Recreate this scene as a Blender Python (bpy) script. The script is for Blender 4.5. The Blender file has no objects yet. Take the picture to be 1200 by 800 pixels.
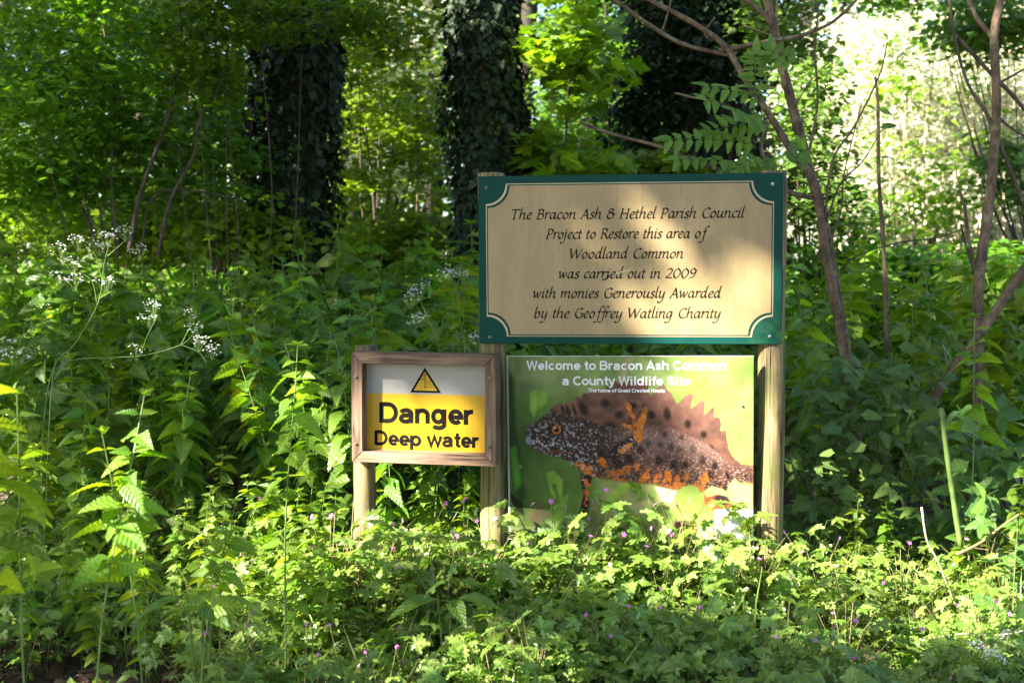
import bpy, math
import numpy as np
from math import radians, sin, cos, pi

SC = bpy.context.scene
COL = SC.collection

# ------------------------------------------------------------------ camera, sky, sun, exposure
FPX, HOR, CAMH = 1500.0, 320.0, 1.10          # focal length and horizon in the pixels of a 1200 x 800 frame
PITCH = math.atan((400 - HOR) / FPX)
cam = bpy.data.cameras.new('camera')
cam.sensor_width = 36
cam.lens = 36 * FPX / 1200
cam.clip_start, cam.clip_end = 0.05, 500
cam.dof.use_dof = True
cam.dof.focus_distance = 3.9
cam.dof.aperture_fstop = 5.0
camo = bpy.data.objects.new('camera', cam)
camo.location = (0, 0, CAMH)
camo.rotation_euler = (pi / 2 - PITCH, 0, 0)
COL.objects.link(camo)
SC.camera = camo

SUN = np.array([-0.68, -0.43, 0.59])           # unit vector towards the sun
SUN /= np.linalg.norm(SUN)
SUN_EL = math.asin(SUN[2])
SUN_AZ = math.atan2(SUN[0], SUN[1])
W = bpy.data.worlds.new('World')
SC.world = W
W.use_nodes = True
wn = W.node_tree
sky = wn.nodes.new('ShaderNodeTexSky')
sky.sky_type = 'NISHITA'
sky.sun_disc = False
sky.sun_elevation = SUN_EL
sky.sun_rotation = SUN_AZ
wn.links.new(sky.outputs[0], wn.nodes['Background'].inputs[0])
wn.nodes['Background'].inputs[1].default_value = 0.052
sl = bpy.data.lights.new('sun', 'SUN')
sl.energy = 5.0
sl.angle = radians(0.7)
sl.color = (1.0, 0.92, 0.79)
so = bpy.data.objects.new('sun', sl)
z = SUN
so.rotation_euler = (pi / 2 - SUN_EL, 0, pi - SUN_AZ)
COL.objects.link(so)
vs = SC.view_settings
vs.view_transform = 'Standard'
vs.look = 'None'
vs.gamma = 1
vs.use_curve_mapping = False
vs.exposure = 2.98
cy = SC.cycles
cy.max_bounces = 7
cy.diffuse_bounces = 4
cy.glossy_bounces = 2
cy.transmission_bounces = 5
cy.sample_clamp_indirect = 6
cy.use_denoising = True

# ------------------------------------------------------------------ helpers
RNG = np.random.default_rng(7)


def at(px, py, Y):
    """The world point at depth Y that the photograph shows at pixel (px, py)."""
    u, v = (px - 600) / FPX, (400 - py) / FPX
    c, s = cos(PITCH), sin(PITCH)
    d = np.array([u, c + v * s, -s + v * c])
    return np.array([0, 0, CAMH]) + d * (Y / d[1])


def unit(a):
    a = np.asarray(a, float)
    return a / np.maximum(np.linalg.norm(a, axis=-1, keepdims=True), 1e-9)


def wob(x, y, k=1.0, s=0.0):
    """smooth irregular field in -1..1"""
    return (np.sin(1.7 * k * x + 2.3 * k * y + s) + np.sin(3.1 * k * x - 1.9 * k * y + 1.3 + 2 * s)
            + 0.7 * np.sin(5.3 * k * x + 4.1 * k * y + 2.1 - s) + 0.5 * np.sin(-7.9 * k * x + 8.7 * k * y + .4)) / 3.2


def ground(x, y):
    x, y = np.asarray(x, float), np.asarray(y, float)
    near = np.where(y < 3.9, -0.09 * (3.9 - y), 0.0)
    near = np.maximum(near, -0.5)
    far = np.where(y > 3.9, 0.028 * (np.minimum(y, 25) - 3.9), 0.0)
    return near + far + 0.025 * wob(x, y, 0.8)


class MB:
    """collects geometry and links it as one mesh object"""

    def __init__(s):
        s.v, s.f, s.uv, s.n = [], [], [], 0

    def add(s, v, faces, uv=None):
        v = np.asarray(v, float).reshape(-1, 3)
        s.v.append(v)
        for f in faces:
            f = np.asarray(f, int)
            if f.size:
                s.f.append(f + s.n)
        s.uv.append(np.zeros((len(v), 2)) if uv is None else np.asarray(uv, float))
        s.n += len(v)
        return s

    def inst(s, t, M, T):
        n, k = len(T), len(t['v'])
        if n == 0:
            return s
        v = np.einsum('nij,kj->nki', M, t['v']) + T[:, None, :]
        fs = [(f[None] + (np.arange(n) * k)[:, None, None]).reshape(-1, f.shape[1]) for f in t['f']]
        return s.add(v.reshape(-1, 3), fs, np.tile(t['uv'], (n, 1)))

    def mesh(s, name, smooth=False):
        me = bpy.data.meshes.new(name)
        v = np.concatenate(s.v)
        uv = np.concatenate(s.uv)
        me.vertices.add(len(v))
        me.vertices.foreach_set('co', v.astype(np.float32).ravel())
        li = np.concatenate([f.ravel() for f in s.f])
        tot = np.concatenate([np.full(len(f), f.shape[1]) for f in s.f])
        me.loops.add(len(li))
        me.loops.foreach_set('vertex_index', li.astype(np.int32))
        me.polygons.add(len(tot))
        st = np.concatenate([[0], np.cumsum(tot)[:-1]])
        me.polygons.foreach_set('loop_start', st.astype(np.int32))
        me.update(calc_edges=True)
        lay = me.uv_layers.new(name='UVMap')
        lay.data.foreach_set('uv', uv[li].astype(np.float32).ravel())
        me.polygons.foreach_set('use_smooth', np.full(len(tot), smooth))
        me.validate()
        return me

    def build(s, name, mat, parent=None, smooth=False):
        return link(name, s.mesh(name, smooth), mat, parent)


def link(name, me, mat, parent=None):
    if mat is not None and len(me.materials) == 0:
        me.materials.append(mat)
    o = bpy.data.objects.new(name, me)
    COL.objects.link(o)
    if parent is not None:
        o.parent = parent
        inv, p = parent.matrix_basis.inverted(), parent.parent
        if p is not None:
            inv = inv @ parent.matrix_parent_inverse.inverted() @ p.matrix_basis.inverted()
        o.matrix_parent_inverse = inv
        if parent.type == 'EMPTY':
            PARTS.setdefault(parent.name, []).append(o)
    return o


def thing(name, label, cat, loc=(0, 0, 0), rotz=0.0, group=None):
    o = bpy.data.objects.new(name, None)
    COL.objects.link(o)
    o.empty_display_size = 0.1
    o.location = loc
    o.rotation_euler = (0, 0, rotz)
    tag(o, label, cat, group)
    return o


def tag(o, label=None, cat=None, group=None, kind=None):
    for k, x in (('label', label), ('category', cat), ('group', group), ('kind', kind)):
        if x:
            o[k] = x
    return o


def copy_tree(root, loc, rot, scale, label, group):
    """a copy of a thing with copies of its parts"""
    r = root.copy()
    COL.objects.link(r)
    r.location, r.rotation_euler, r.scale = loc, rot, scale
    r['label'] = label
    if group:
        r['group'] = group
    elif 'group' in r:
        del r['group']
    for ch in PARTS[root.name]:
        c = ch.copy()
        COL.objects.link(c)
        c.parent = r
    return r


PARTS = {}


def smoothline(P, sub=6):
    """Catmull-Rom through the points"""
    P = np.asarray(P, float)
    if len(P) < 3:
        return P
    Q = np.vstack([2 * P[0] - P[1], P, 2 * P[-1] - P[-2]])
    out = []
    for i in range(1, len(Q) - 2):
        t = np.linspace(0, 1, sub, endpoint=False)[:, None]
        a, b, c, d = Q[i - 1], Q[i], Q[i + 1], Q[i + 2]
        out.append(.5 * ((2 * b) + (c - a) * t + (2 * a - 5 * b + 4 * c - d) * t * t + (3 * b - a - 3 * c + d) * t ** 3))
    out.append(P[-1:])
    return np.vstack(out)


def tube(mb, P, r, sides=6, caps=True, knob=0.0, rng=None):
    P = np.asarray(P, float)
    k = len(P)
    r = np.broadcast_to(np.asarray(r, float), (k,)).copy()
    if knob and rng is not None:
        r *= 1 + knob * rng.normal(size=k)
    T = unit(np.gradient(P, axis=0))
    ref = np.array([0.31, 0.17, 0.93]) if abs(T[:, 2]).mean() < 0.8 else np.array([0.95, 0.2, 0.1])
    A = unit(np.cross(T, ref))
    B = np.cross(T, A)
    th = np.arange(sides) * 2 * pi / sides
    ring = P[:, None] + r[:, None, None] * (np.cos(th)[None, :, None] * A[:, None] + np.sin(th)[None, :, None] * B[:, None])
    i = np.arange(k - 1)[:, None] * sides
    j = np.arange(sides)[None]
    q = np.stack([i + j, i + (j + 1) % sides, i + sides + (j + 1) % sides, i + sides + j], -1).reshape(-1, 4)
    L = np.concatenate([[0], np.cumsum(np.linalg.norm(np.diff(P, axis=0), axis=1))])
    uv = np.stack(np.broadcast_arrays((th / (2 * pi))[None], L[:, None]), -1).reshape(-1, 2)
    fs = [q]
    if caps:
        fs += [np.arange(sides)[None, ::-1], (np.arange(sides) + (k - 1) * sides)[None]]
    mb.add(ring.reshape(-1, 3), fs, uv)


def box(mb, lo, hi, bev=0.0):
    lo, hi = np.array(lo, float), np.array(hi, float)
    if bev <= 0:
        c = np.array([[x, y, z] for z in (0, 1) for y in (0, 1) for x in (0, 1)])
        mb.add(lo + c * (hi - lo), [np.array([[0, 2, 3, 1], [4, 5, 7, 6], [0, 1, 5, 4], [2, 6, 7, 3], [0, 4, 6, 2], [1, 3, 7, 5]])])


def frames(d, up, scale):
    d = unit(d)
    x = unit(np.cross(d, up))
    zz = np.cross(x, d)
    M = np.stack([x, d, zz], -1)
    s = np.asarray(scale, float)
    return M * (s[:, None, None] if s.ndim else s)


# ------------------------------------------------------------------ materials
def newmat(name):
    m = bpy.data.materials.new(name)
    m.use_nodes = True
    nt = m.node_tree
    b = nt.nodes['Principled BSDF']
    return m, nt, b


def nd(nt, typ, **kw):
    n = nt.nodes.new(typ)
    for k, v in kw.items():
        if k.startswith('i_'):
            n.inputs[int(k[2:]) if k[2:].isdigit() else k[2:]].default_value = v
        else:
            setattr(n, k, v)
    return n


def math2(nt, op, a, b=None, c=None):
    n = nt.nodes.new('ShaderNodeMath')
    n.operation = op
    for i, x in enumerate((a, b, c)):
        if x is None:
            continue
        if isinstance(x, (int, float)):
            n.inputs[i].default_value = x
        else:
            nt.links.new(x, n.inputs[i])
    return n.outputs[0]


def ramp(nt, fac, stops):
    n = nt.nodes.new('ShaderNodeValToRGB')
    e = n.color_ramp.elements
    while len(e) < len(stops):
        e.new(0.5)
    for el, (p, c) in zip(e, stops):
        el.position = p
        el.color = (*c, 1)
    nt.links.new(fac, n.inputs[0])
    return n.outputs[0]


def mix(nt, fac, a, b, mode='MIX'):
    n = nt.nodes.new('ShaderNodeMix')
    n.data_type = 'RGBA'
    n.blend_type = mode
    for i, x in ((0, fac), (6, a), (7, b)):
        if isinstance(x, (int, float)):
            n.inputs[i].default_value = x
        elif isinstance(x, tuple):
            n.inputs[i].default_value = (*x, 1)
        else:
            nt.links.new(x, n.inputs[i])
    return n.outputs[2]


def leafmat(name, cols, trans=0.42, tcol=(1.8, 1.85, 0.6), rough=0.42, spec=0.5, veins=0.0, nside=7, bumpy=0.0):
    """a leaf: random colour per leaf, some light passing through, a sheen on top"""
    m, nt, b = newmat(name)
    g = nd(nt, 'ShaderNodeNewGeometry')
    n = len(cols)
    col = ramp(nt, g.outputs['Random Per Island'], [(i / max(n - 1, 1), c) for i, c in enumerate(cols)])
    oi = nd(nt, 'ShaderNodeObjectInfo')
    hs = nd(nt, 'ShaderNodeHueSaturation')
    nt.links.new(col, hs.inputs['Color'])
    nt.links.new(math2(nt, 'MULTIPLY_ADD', oi.outputs['Random'], 0.3, 0.86), hs.inputs['Value'])
    nt.links.new(math2(nt, 'MULTIPLY_ADD', oi.outputs['Random'], 0.03, 0.485), hs.inputs['Hue'])
    col = hs.outputs[0]
    tc = nd(nt, 'ShaderNodeTexCoord')
    no = nd(nt, 'ShaderNodeTexNoise', i_Scale=35.0, i_Detail=2.0)
    nt.links.new(tc.outputs['Object'], no.inputs['Vector'])
    col = mix(nt, 0.35, col, ramp(nt, no.outputs[0], [(0.3, (.55, .6, .5)), (0.7, (1.25, 1.2, 1.2))]), 'MULTIPLY')
    bump = None
    if veins:
        sp = nd(nt, 'ShaderNodeSeparateXYZ')
        nt.links.new(tc.outputs['UV'], sp.inputs[0])
        au = math2(nt, 'ABSOLUTE', sp.outputs[0])
        w = math2(nt, 'FRACT', math2(nt, 'SUBTRACT', math2(nt, 'MULTIPLY', sp.outputs[1], float(nside)), math2(nt, 'MULTIPLY', au, nside * 0.36)))
        side = math2(nt, 'LESS_THAN', math2(nt, 'ABSOLUTE', math2(nt, 'SUBTRACT', w, 0.5)), 0.075)
        mid = math2(nt, 'LESS_THAN', au, 0.05)
        v = math2(nt, 'MAXIMUM', side, mid)
        col = mix(nt, math2(nt, 'MULTIPLY', v, veins), col, mix(nt, 1.0, col, (1.7, 1.6, 1.6), 'MULTIPLY'))
        hump = math2(nt, 'ABSOLUTE', math2(nt, 'SUBTRACT', w, 0.5))
        bp = nd(nt, 'ShaderNodeBump', i_Strength=0.75, i_Distance=0.004)
        bp.invert = True
        nt.links.new(hump, bp.inputs['Height'])
        bump = bp.outputs[0]
    nt.links.new(col, b.inputs['Base Color'])
    b.inputs['Roughness'].default_value = rough
    b.inputs['Specular IOR Level'].default_value = spec
    tr = nd(nt, 'ShaderNodeBsdfTranslucent')
    nt.links.new(mix(nt, 1.0, col, tcol, 'MULTIPLY'), tr.inputs[0])
    if bump is not None:
        nt.links.new(bump, b.inputs['Normal'])
    ms = nd(nt, 'ShaderNodeMixShader')
    ms.inputs[0].default_value = trans
    nt.links.new(b.outputs[0], ms.inputs[1])
    nt.links.new(tr.outputs[0], ms.inputs[2])
    nt.links.new(ms.outputs[0], nt.nodes['Material Output'].inputs[0])
    return m


def plain(name, c, rough=0.6, spec=0.4, metal=0.0, vary=0.25, scale=20.0):
    m, nt, b = newmat(name)
    tc = nd(nt, 'ShaderNodeTexCoord')
    no = nd(nt, 'ShaderNodeTexNoise', i_Scale=scale, i_Detail=4.0)
    nt.links.new(tc.outputs['Object'], no.inputs['Vector'])
    lo, hi = tuple(x * (1 - vary) for x in c), tuple(min(1, x * (1 + vary)) for x in c)
    nt.links.new(ramp(nt, no.outputs[0], [(.3, lo), (.7, hi)]), b.inputs['Base Color'])
    b.inputs['Roughness'].default_value = rough
    b.inputs['Specular IOR Level'].default_value = spec
    b.inputs['Metallic'].default_value = metal
    return m


def bark(name, c1, c2, zscale=0.25, scale=30.0, bump=0.6, lichen=0.0):
    m, nt, b = newmat(name)
    tc = nd(nt, 'ShaderNodeTexCoord')
    mp = nd(nt, 'ShaderNodeMapping')
    mp.inputs['Scale'].default_value = (1, 1, zscale)
    nt.links.new(tc.outputs['Object'], mp.inputs[0])
    no = nd(nt, 'ShaderNodeTexNoise', i_Scale=scale, i_Detail=6.0, i_Roughness=0.65)
    nt.links.new(mp.outputs[0], no.inputs['Vector'])
    col = ramp(nt, no.outputs[0], [(.32, c1), (.68, c2)])
    if lichen:
        nl = nd(nt, 'ShaderNodeTexNoise', i_Scale=22.0, i_Detail=5.0, i_Roughness=.7)
        nt.links.new(tc.outputs['Object'], nl.inputs['Vector'])
        col = mix(nt, math2(nt, 'MULTIPLY', ramp(nt, nl.outputs[0], [(.54, (0, 0, 0)), (.62, (1, 1, 1))]), lichen), col, (.24, .25, .15))
        nr = nd(nt, 'ShaderNodeTexNoise', i_Scale=7.0, i_Detail=4.0)
        nt.links.new(tc.outputs['Object'], nr.inputs['Vector'])
        col = mix(nt, .85, col, ramp(nt, nr.outputs[0], [(.35, (.4, .4, .42)), (.65, (1.25, 1.15, 1.05))]), 'MULTIPLY')
    nt.links.new(col, b.inputs['Base Color'])
    b.inputs['Roughness'].default_value = 0.8
    b.inputs['Specular IOR Level'].default_value = 0.25
    bp = nd(nt, 'ShaderNodeBump', i_Strength=bump, i_Distance=0.01)
    nt.links.new(no.outputs[0], bp.inputs['Height'])
    nt.links.new(bp.outputs[0], b.inputs['Normal'])
    return m


def timber(name, c1, c2, algae, axis, grain=55.0, wet=0.5):
    """weathered wood: grain along AXIS, cracks, green algae in patches"""
    m, nt, b = newmat(name)
    tc = nd(nt, 'ShaderNodeTexCoord')
    mp = nd(nt, 'ShaderNodeMapping')
    s = [1.0, 1.0, 1.0]
    s[axis] = 0.06
    mp.inputs['Scale'].default_value = s
    nt.links.new(tc.outputs['Object'], mp.inputs[0])
    no = nd(nt, 'ShaderNodeTexNoise', i_Scale=grain, i_Detail=8.0, i_Roughness=0.6, i_Distortion=0.4)
    nt.links.new(mp.outputs[0], no.inputs['Vector'])
    col = ramp(nt, no.outputs[0], [(.3, tuple(x * .2 for x in c1)), (.44, c1), (.62, c2), (.8, tuple(min(1, x * 1.15) for x in c2))])
    mc = nd(nt, 'ShaderNodeMapping')
    s2 = [1.0, 1.0, 1.0]
    s2[axis] = 0.025
    mc.inputs['Scale'].default_value = s2
    nt.links.new(tc.outputs['Object'], mc.inputs[0])
    nc = nd(nt, 'ShaderNodeTexNoise', i_Scale=grain * 2.2, i_Detail=3.0)
    nt.links.new(mc.outputs[0], nc.inputs['Vector'])
    col = mix(nt, ramp(nt, nc.outputs[0], [(.6, (0, 0, 0)), (.68, (1, 1, 1))]), col, tuple(x * .12 for x in c1))
    nk = nd(nt, 'ShaderNodeTexNoise', i_Scale=5.0, i_Detail=3.0)
    nt.links.new(tc.outputs['Object'], nk.inputs['Vector'])
    col = mix(nt, .8, col, ramp(nt, nk.outputs[0], [(.35, (.55, .55, .58)), (.65, (1.2, 1.15, 1.1))]), 'MULTIPLY')
    n2 = nd(nt, 'ShaderNodeTexNoise', i_Scale=9.0, i_Detail=5.0)
    nt.links.new(tc.outputs['Object'], n2.inputs['Vector'])
    al = ramp(nt, n2.outputs[0], [(.45, (0, 0, 0)), (.72, (1, 1, 1))])
    col = mix(nt, math2(nt, 'MULTIPLY', al, wet), col, algae)
    nt.links.new(col, b.inputs['Base Color'])
    b.inputs['Roughness'].default_value = 0.75
    b.inputs['Specular IOR Level'].default_value = 0.25
    bp = nd(nt, 'ShaderNodeBump', i_Strength=0.5, i_Distance=0.004)
    nt.links.new(no.outputs[0], bp.inputs['Height'])
    nt.links.new(bp.outputs[0], b.inputs['Normal'])
    return m


M_NETTLE = leafmat('nettle_leaf', [(.065, .135, .014), (.09, .18, .018), (.135, .235, .025)], veins=0.5, trans=.45, rough=.36)
M_YOUNG = leafmat('young_nettle_leaf', [(.08, .16, .014), (.12, .21, .018), (.17, .255, .022)], veins=0.5, trans=.55, tcol=(2.3, 2.0, .5))
M_HERB = leafmat('herb_leaf', [(.1, .175, .02), (.155, .25, .038), (.24, .345, .085)], trans=.42, tcol=(1.5, 1.6, .65), rough=.36)
M_BRAMBLE = leafmat('bramble_leaf', [(.055, .115, .022), (.08, .155, .028), (.115, .2, .036)], trans=.33, rough=.42, spec=.35, veins=.4, nside=8)
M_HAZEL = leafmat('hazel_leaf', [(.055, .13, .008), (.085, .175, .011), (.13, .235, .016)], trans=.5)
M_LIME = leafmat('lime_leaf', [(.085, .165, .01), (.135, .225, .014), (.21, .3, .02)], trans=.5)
M_OVERLIT = leafmat('overlit_leaf', [(.4, .44, .3), (.55, .57, .45), (.72, .71, .62)], trans=.4, tcol=(1.2, 1.2, .95), rough=.35)  # leaf colour raised to near white in place of overexposed sunlight
M_COOL = leafmat('cool_leaf', [(.06, .14, .025), (.085, .18, .032), (.12, .225, .04)], trans=.42)
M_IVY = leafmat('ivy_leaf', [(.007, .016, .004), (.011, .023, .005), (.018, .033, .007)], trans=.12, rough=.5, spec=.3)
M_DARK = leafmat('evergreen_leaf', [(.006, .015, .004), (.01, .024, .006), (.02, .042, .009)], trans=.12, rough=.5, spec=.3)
M_CANOPY = leafmat('canopy_leaf', [(.03, .08, .015), (.05, .11, .02)], trans=.3)
M_ASH = leafmat('pinnate_leaf', [(.085, .165, .02), (.13, .225, .028)], trans=.45, veins=.3)
M_STEM = plain('green_stem', (.1, .16, .035), .55, vary=.35)
M_REDSTEM = plain('reddish_stem', (.13, .11, .04), .6, vary=.4)
M_DEAD = plain('dead_stalk', (.34, .28, .18), .7, vary=.3)
M_TWIG = bark('dark_twig', (.03, .022, .016), (.1, .075, .055), .3, 40)
M_SAPLING = bark('reddish_bark', (.055, .04, .026), (.2, .145, .095), .35, 45, .8, .6)
M_BARK = bark('trunk_bark', (.012, .01, .008), (.05, .042, .03))
M_WHITE = leafmat('white_petal', [(.75, .76, .7), (.82, .82, .8)], trans=.3, tcol=(1, 1, 1), rough=.6)
M_PINK = leafmat('pink_petal', [(.45, .1, .42), (.6, .2, .55)], trans=.3, tcol=(1, 1, 1), rough=.6)
M_LITTER = plain('dry_leaf', (.16, .09, .05), .7, vary=.6, scale=8)


# ------------------------------------------------------------------ leaf shapes (base at the origin, along +Y, face up +Z)
def strip_leaf(us, ws, L=1.0, fold=0.18, droop=0.25, stalk=0.0, rnd=0.0):
    """leaf from half-widths WS at stations US (0..1), after a bare stalk of length STALK"""
    us, ws = np.asarray(us, float), np.asarray(ws, float)
    y = stalk + us * (L - stalk)
    if stalk > 0:
        us = np.concatenate([[0], us])
        ws = np.concatenate([[0.012], ws])
        y = np.concatenate([[0], y])
    zc = -droop * (y / L) ** 2 * L
    n = len(y)
    wav = 0.012 * np.sin(np.arange(n) * 2.1) * (ws > .05)
    c = np.stack([0 * y, y, zc], 1)
    lft = np.stack([-ws, y, zc + fold * ws + wav], 1)
    rgt = np.stack([ws, y, zc + fold * ws - wav], 1)
    v = np.vstack([c, lft, rgt])
    i = np.arange(n - 1)
    f = np.vstack([np.stack([i, i + 1, n + i + 1, n + i], 1), np.stack([i, 2 * n + i, 2 * n + i + 1, i + 1], 1)])
    uc = np.stack([0 * y, y / L], 1)
    mx = max(ws.max(), 1e-6)
    uv = np.vstack([uc, np.stack([-ws / mx, y / L], 1), np.stack([ws / mx, y / L], 1)])
    return dict(v=v, f=[f], uv=uv)


def serrated(teeth=8, width=0.34, droop=0.3, fold=0.2, stalk=0.15, blunt=0.8, heart=5.0):
    n = 2 * teeth + 1
    u = np.linspace(0, 1, n)
    w = width * np.sqrt(np.minimum(1, u * heart + .06)) * (1 - u) ** blunt
    w[1::2] *= 0.85
    u2 = u.copy()
    u2[2:-1:2] += 0.35 / n
    return strip_leaf(u2, np.maximum(w, .004), droop=droop, fold=fold, stalk=stalk)


def oval(width=0.3, n=4, droop=0.2, fold=0.15):
    u = np.linspace(0, 1, n + 1)
    return strip_leaf(u, np.maximum(width * np.sin(pi * u ** .85), .004), droop=droop, fold=fold)


def merge(parts):
    v, uv, fs, n = [], [], {}, 0
    for t in parts:
        v.append(t['v'])
        uv.append(t['uv'])
        for f in t['f']:
            fs.setdefault(f.shape[1], []).append(f + n)
        n += len(t['v'])
    return dict(v=np.vstack(v), uv=np.vstack(uv), f=[np.vstack(x) for x in fs.values()])


def moved(t, ang=0.0, scale=1.0, off=(0, 0, 0), tilt=0.0, roll=0.0):
    ca, sa, ct, st = cos(ang), sin(ang), cos(tilt), sin(tilt)
    Rz = np.array([[ca, -sa, 0], [sa, ca, 0], [0, 0, 1]])
    Rx = np.array([[1, 0, 0], [0, ct, -st], [0, st, ct]])
    cr, sr = cos(roll), sin(roll)
    Ry = np.array([[cr, 0, sr], [0, 1, 0], [-sr, 0, cr]])
    return dict(v=(t['v'] * scale) @ (Rz @ Rx @ Ry).T + np.asarray(off, float), f=t['f'], uv=t['uv'])


def lobed(lobes, width=0.36, droop=0.2, fold=0.15, depth=0.5):
    """leaflet cut into lobes on both sides"""
    n = 2 * lobes + 1
    u = np.linspace(0.02, 1, n)
    w = width * np.sin(pi * np.clip(u, 0, 1) ** 0.8 * 0.97 + .05)
    w[0::2] *= (1 - depth)
    u2 = u.copy()
    u2[1::2] += 0.6 / n
    w[-1] = .004
    return strip_leaf(np.clip(u2, 0, 1), np.maximum(w, .012), droop=droop, fold=fold)


T_NETTLE = [serrated(11, .40, .35, .2), serrated(10, .43, .2, .28), serrated(12, .37, .5, .14)]
T_HERB = []
for k in range(3):
    a = lobed(3 + (k == 1), .34, .2, .2, .55)
    T_HERB.append(merge([moved(a, 0, .62, (0, .36, 0)), moved(a, 1.0, .56, (0, .34, 0), roll=.2), moved(a, -1.0, .56, (0, .34, 0), roll=-.2),
                         moved(a, 2.0, .36, (0, .33, 0)), moved(a, -2.0, .36, (0, .33, 0)),
                         strip_leaf([0, 1], [.012, .01], L=.38, droop=0, fold=0)]))
b_ = serrated(6, .36, .25, .2, .1, .6, 4)
T_BRAMBLE = merge([moved(b_, 0, .62, (0, .36, 0)), moved(b_, 1.25, .52, (0, .36, 0)), moved(b_, -1.25, .52, (0, .36, 0)), strip_leaf([0, 1], [.015, .012], L=.38, droop=0, fold=0)])
T_OVAL = oval(.33, 4)
T_OVAL2 = oval(.3, 3, .35, .25)
T_SIMPLE = strip_leaf([0, .45, 1], [.01, .33, .01], droop=.15, fold=.2)
ivy_u = [0, .06, .3, .42, .6, .8, 1]
T_IVY = strip_leaf(ivy_u, [.02, .3, .46, .27, .3, .15, .01], droop=.15, fold=.12)
mp_u = [0, .05, .22, .3, .42, .58, .62, .72, .85, 1]
T_MAPLE = strip_leaf(mp_u, [.03, .2, .5, .3, .6, .48, .22, .28, .1, .01], droop=.15, fold=.15, stalk=.0)
T_DOCK = strip_leaf(np.linspace(0, 1, 9), .2 * np.sin(pi * np.linspace(.06, 1, 9) ** .8) + .008, droop=.5, fold=.3, stalk=.12)
T_PETAL = None

# ------------------------------------------------------------------ lettering drawn as pen strokes
def arc(cx, cy, rx, ry, a0, a1, n=None):
    n = n or max(4, int(abs(a1 - a0) / 15))
    t = np.radians(np.linspace(a0, a1, n + 1))
    return [(cx + rx * cos(x), cy + ry * sin(x)) for x in t]


h_, X_ = .085, .73
SANS = {
    'D': (.80, [[(h_, 0), (h_, 1)], [(h_, h_), (.36, h_)] + arc(.36, .5, .32, .415, -90, 90) + [(h_, 1 - h_)]]),
    'a': (.67, [[(.51, 0), (.51, .48)] + arc(.30, .47, .21, .175, 5, 165), [(.51, .41), (.34, .39)] + arc(.27, .23, .185, .152, 95, 270) + [(.36, .09), (.5, .2)]]),
    'n': (.66, [[(h_, 0), (h_, X_)], arc(.30, .43, .215, .215, 175, 0) + [(.515, 0)]]),
    'g': (.69, [arc(.29, .37, .205, .28, 0, 360), [(.535, X_), (.535, -.02)] + arc(.30, -.02, .235, .175, 0, -150)]),
    'e': (.64, [[(.10, .35), (.53, .35)] + arc(.31, .365, .22, .28, 0, 318)]),
    'r': (.44, [[(h_, 0), (h_, X_)], arc(.34, .40, .25, .24, 175, 82)]),
    'p': (.69, [[(h_, X_), (h_, -.27)], arc(.34, .365, .22, .28, 0, 360)]),
    'w': (.88, [[(.05, .73), (.235, .04), (.43, .69), (.625, .04), (.81, .73)]]),
    't': (.41, [[(.2, .96), (.2, .2)] + arc(.32, .2, .12, .115, 180, 270) + [(.38, .088)], [(.03, .65), (.38, .65)]]),
    'W': (1.0, [[(.05, 1), (.265, .05), (.48, .95), (.695, .05), (.91, 1)]]),
    'l': (.31, [[(.14, 0), (.14, 1)]]),
    'c': (.62, [arc(.31, .365, .22, .28, 48, 312)]),
    'o': (.67, [arc(.32, .365, .235, .28, 0, 360)]),
    'm': (.98, [[(h_, 0), (h_, X_)], arc(.27, .45, .185, .195, 175, 0) + [(.455, 0)], arc(.64, .45, .185, .195, 175, 0) + [(.825, 0)]]),
    'B': (.77, [[(h_, 0), (h_, 1)], [(h_, .915), (.4, .915)] + arc(.4, .715, .19, .2, 90, -90) + [(h_, .515)], [(h_, .515), (.42, .515)] + arc(.42, .3, .22, .215, 90, -90) + [(h_, h_)]]),
    'A': (.77, [[(.05, 0), (.375, .95), (.70, 0)], [(.17, .3), (.57, .3)]]),
    's': (.61, ['~', (.49, .53), (.3, .645), (.12, .54), (.3, .385), (.49, .22), (.3, .085), (.09, .2)]),
    'S': (.74, ['~', (.6, .72), (.36, .92), (.12, .73), (.36, .52), (.62, .28), (.36, .08), (.08, .28)]),
    'h': (.66, [[(h_, 0), (h_, 1)], arc(.30, .43, .215, .215, 175, 0) + [(.515, 0)]]),
    'C': (.79, [arc(.42, .5, .335, .415, 45, 315)]),
    'u': (.66, [[(h_, X_), (h_, .3)] + arc(.30, .3, .215, .215, 180, 355), [(.515, X_), (.515, 0)]]),
    'y': (.60, [[(.05, X_), (.29, .05)], [(.53, X_), (.27, -.1), (.19, -.19), (.05, -.19)]]),
    'i': (.31, [[(.14, 0), (.14, X_)], [(.14, .86), (.14, 1)]]),
    'd': (.70, [arc(.29, .365, .215, .28, 0, 360), [(.535, 0), (.535, 1)]]),
    'f': (.39, [[(.2, 0), (.2, .8)] + arc(.33, .8, .13, .115, 180, 90) + [(.4, .915)], [(.03, .65), (.38, .65)]]),
    'T': (.72, [[(.36, 0), (.36, 1)], [(.02, .915), (.70, .915)]]),
    'G': (.84, [arc(.43, .5, .345, .415, 45, 325) + [(.74, .2), (.74, .46), (.45, .46)]]),
    'N': (.78, [[(h_, 0), (h_, .97), (.62, .03), (.62, 1)]]),
    'H': (.78, [[(h_, 0), (h_, 1)], [(.62, 0), (.62, 1)], [(h_, .52), (.62, .52)]]),
    ' ': (.30, []),
}
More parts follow.
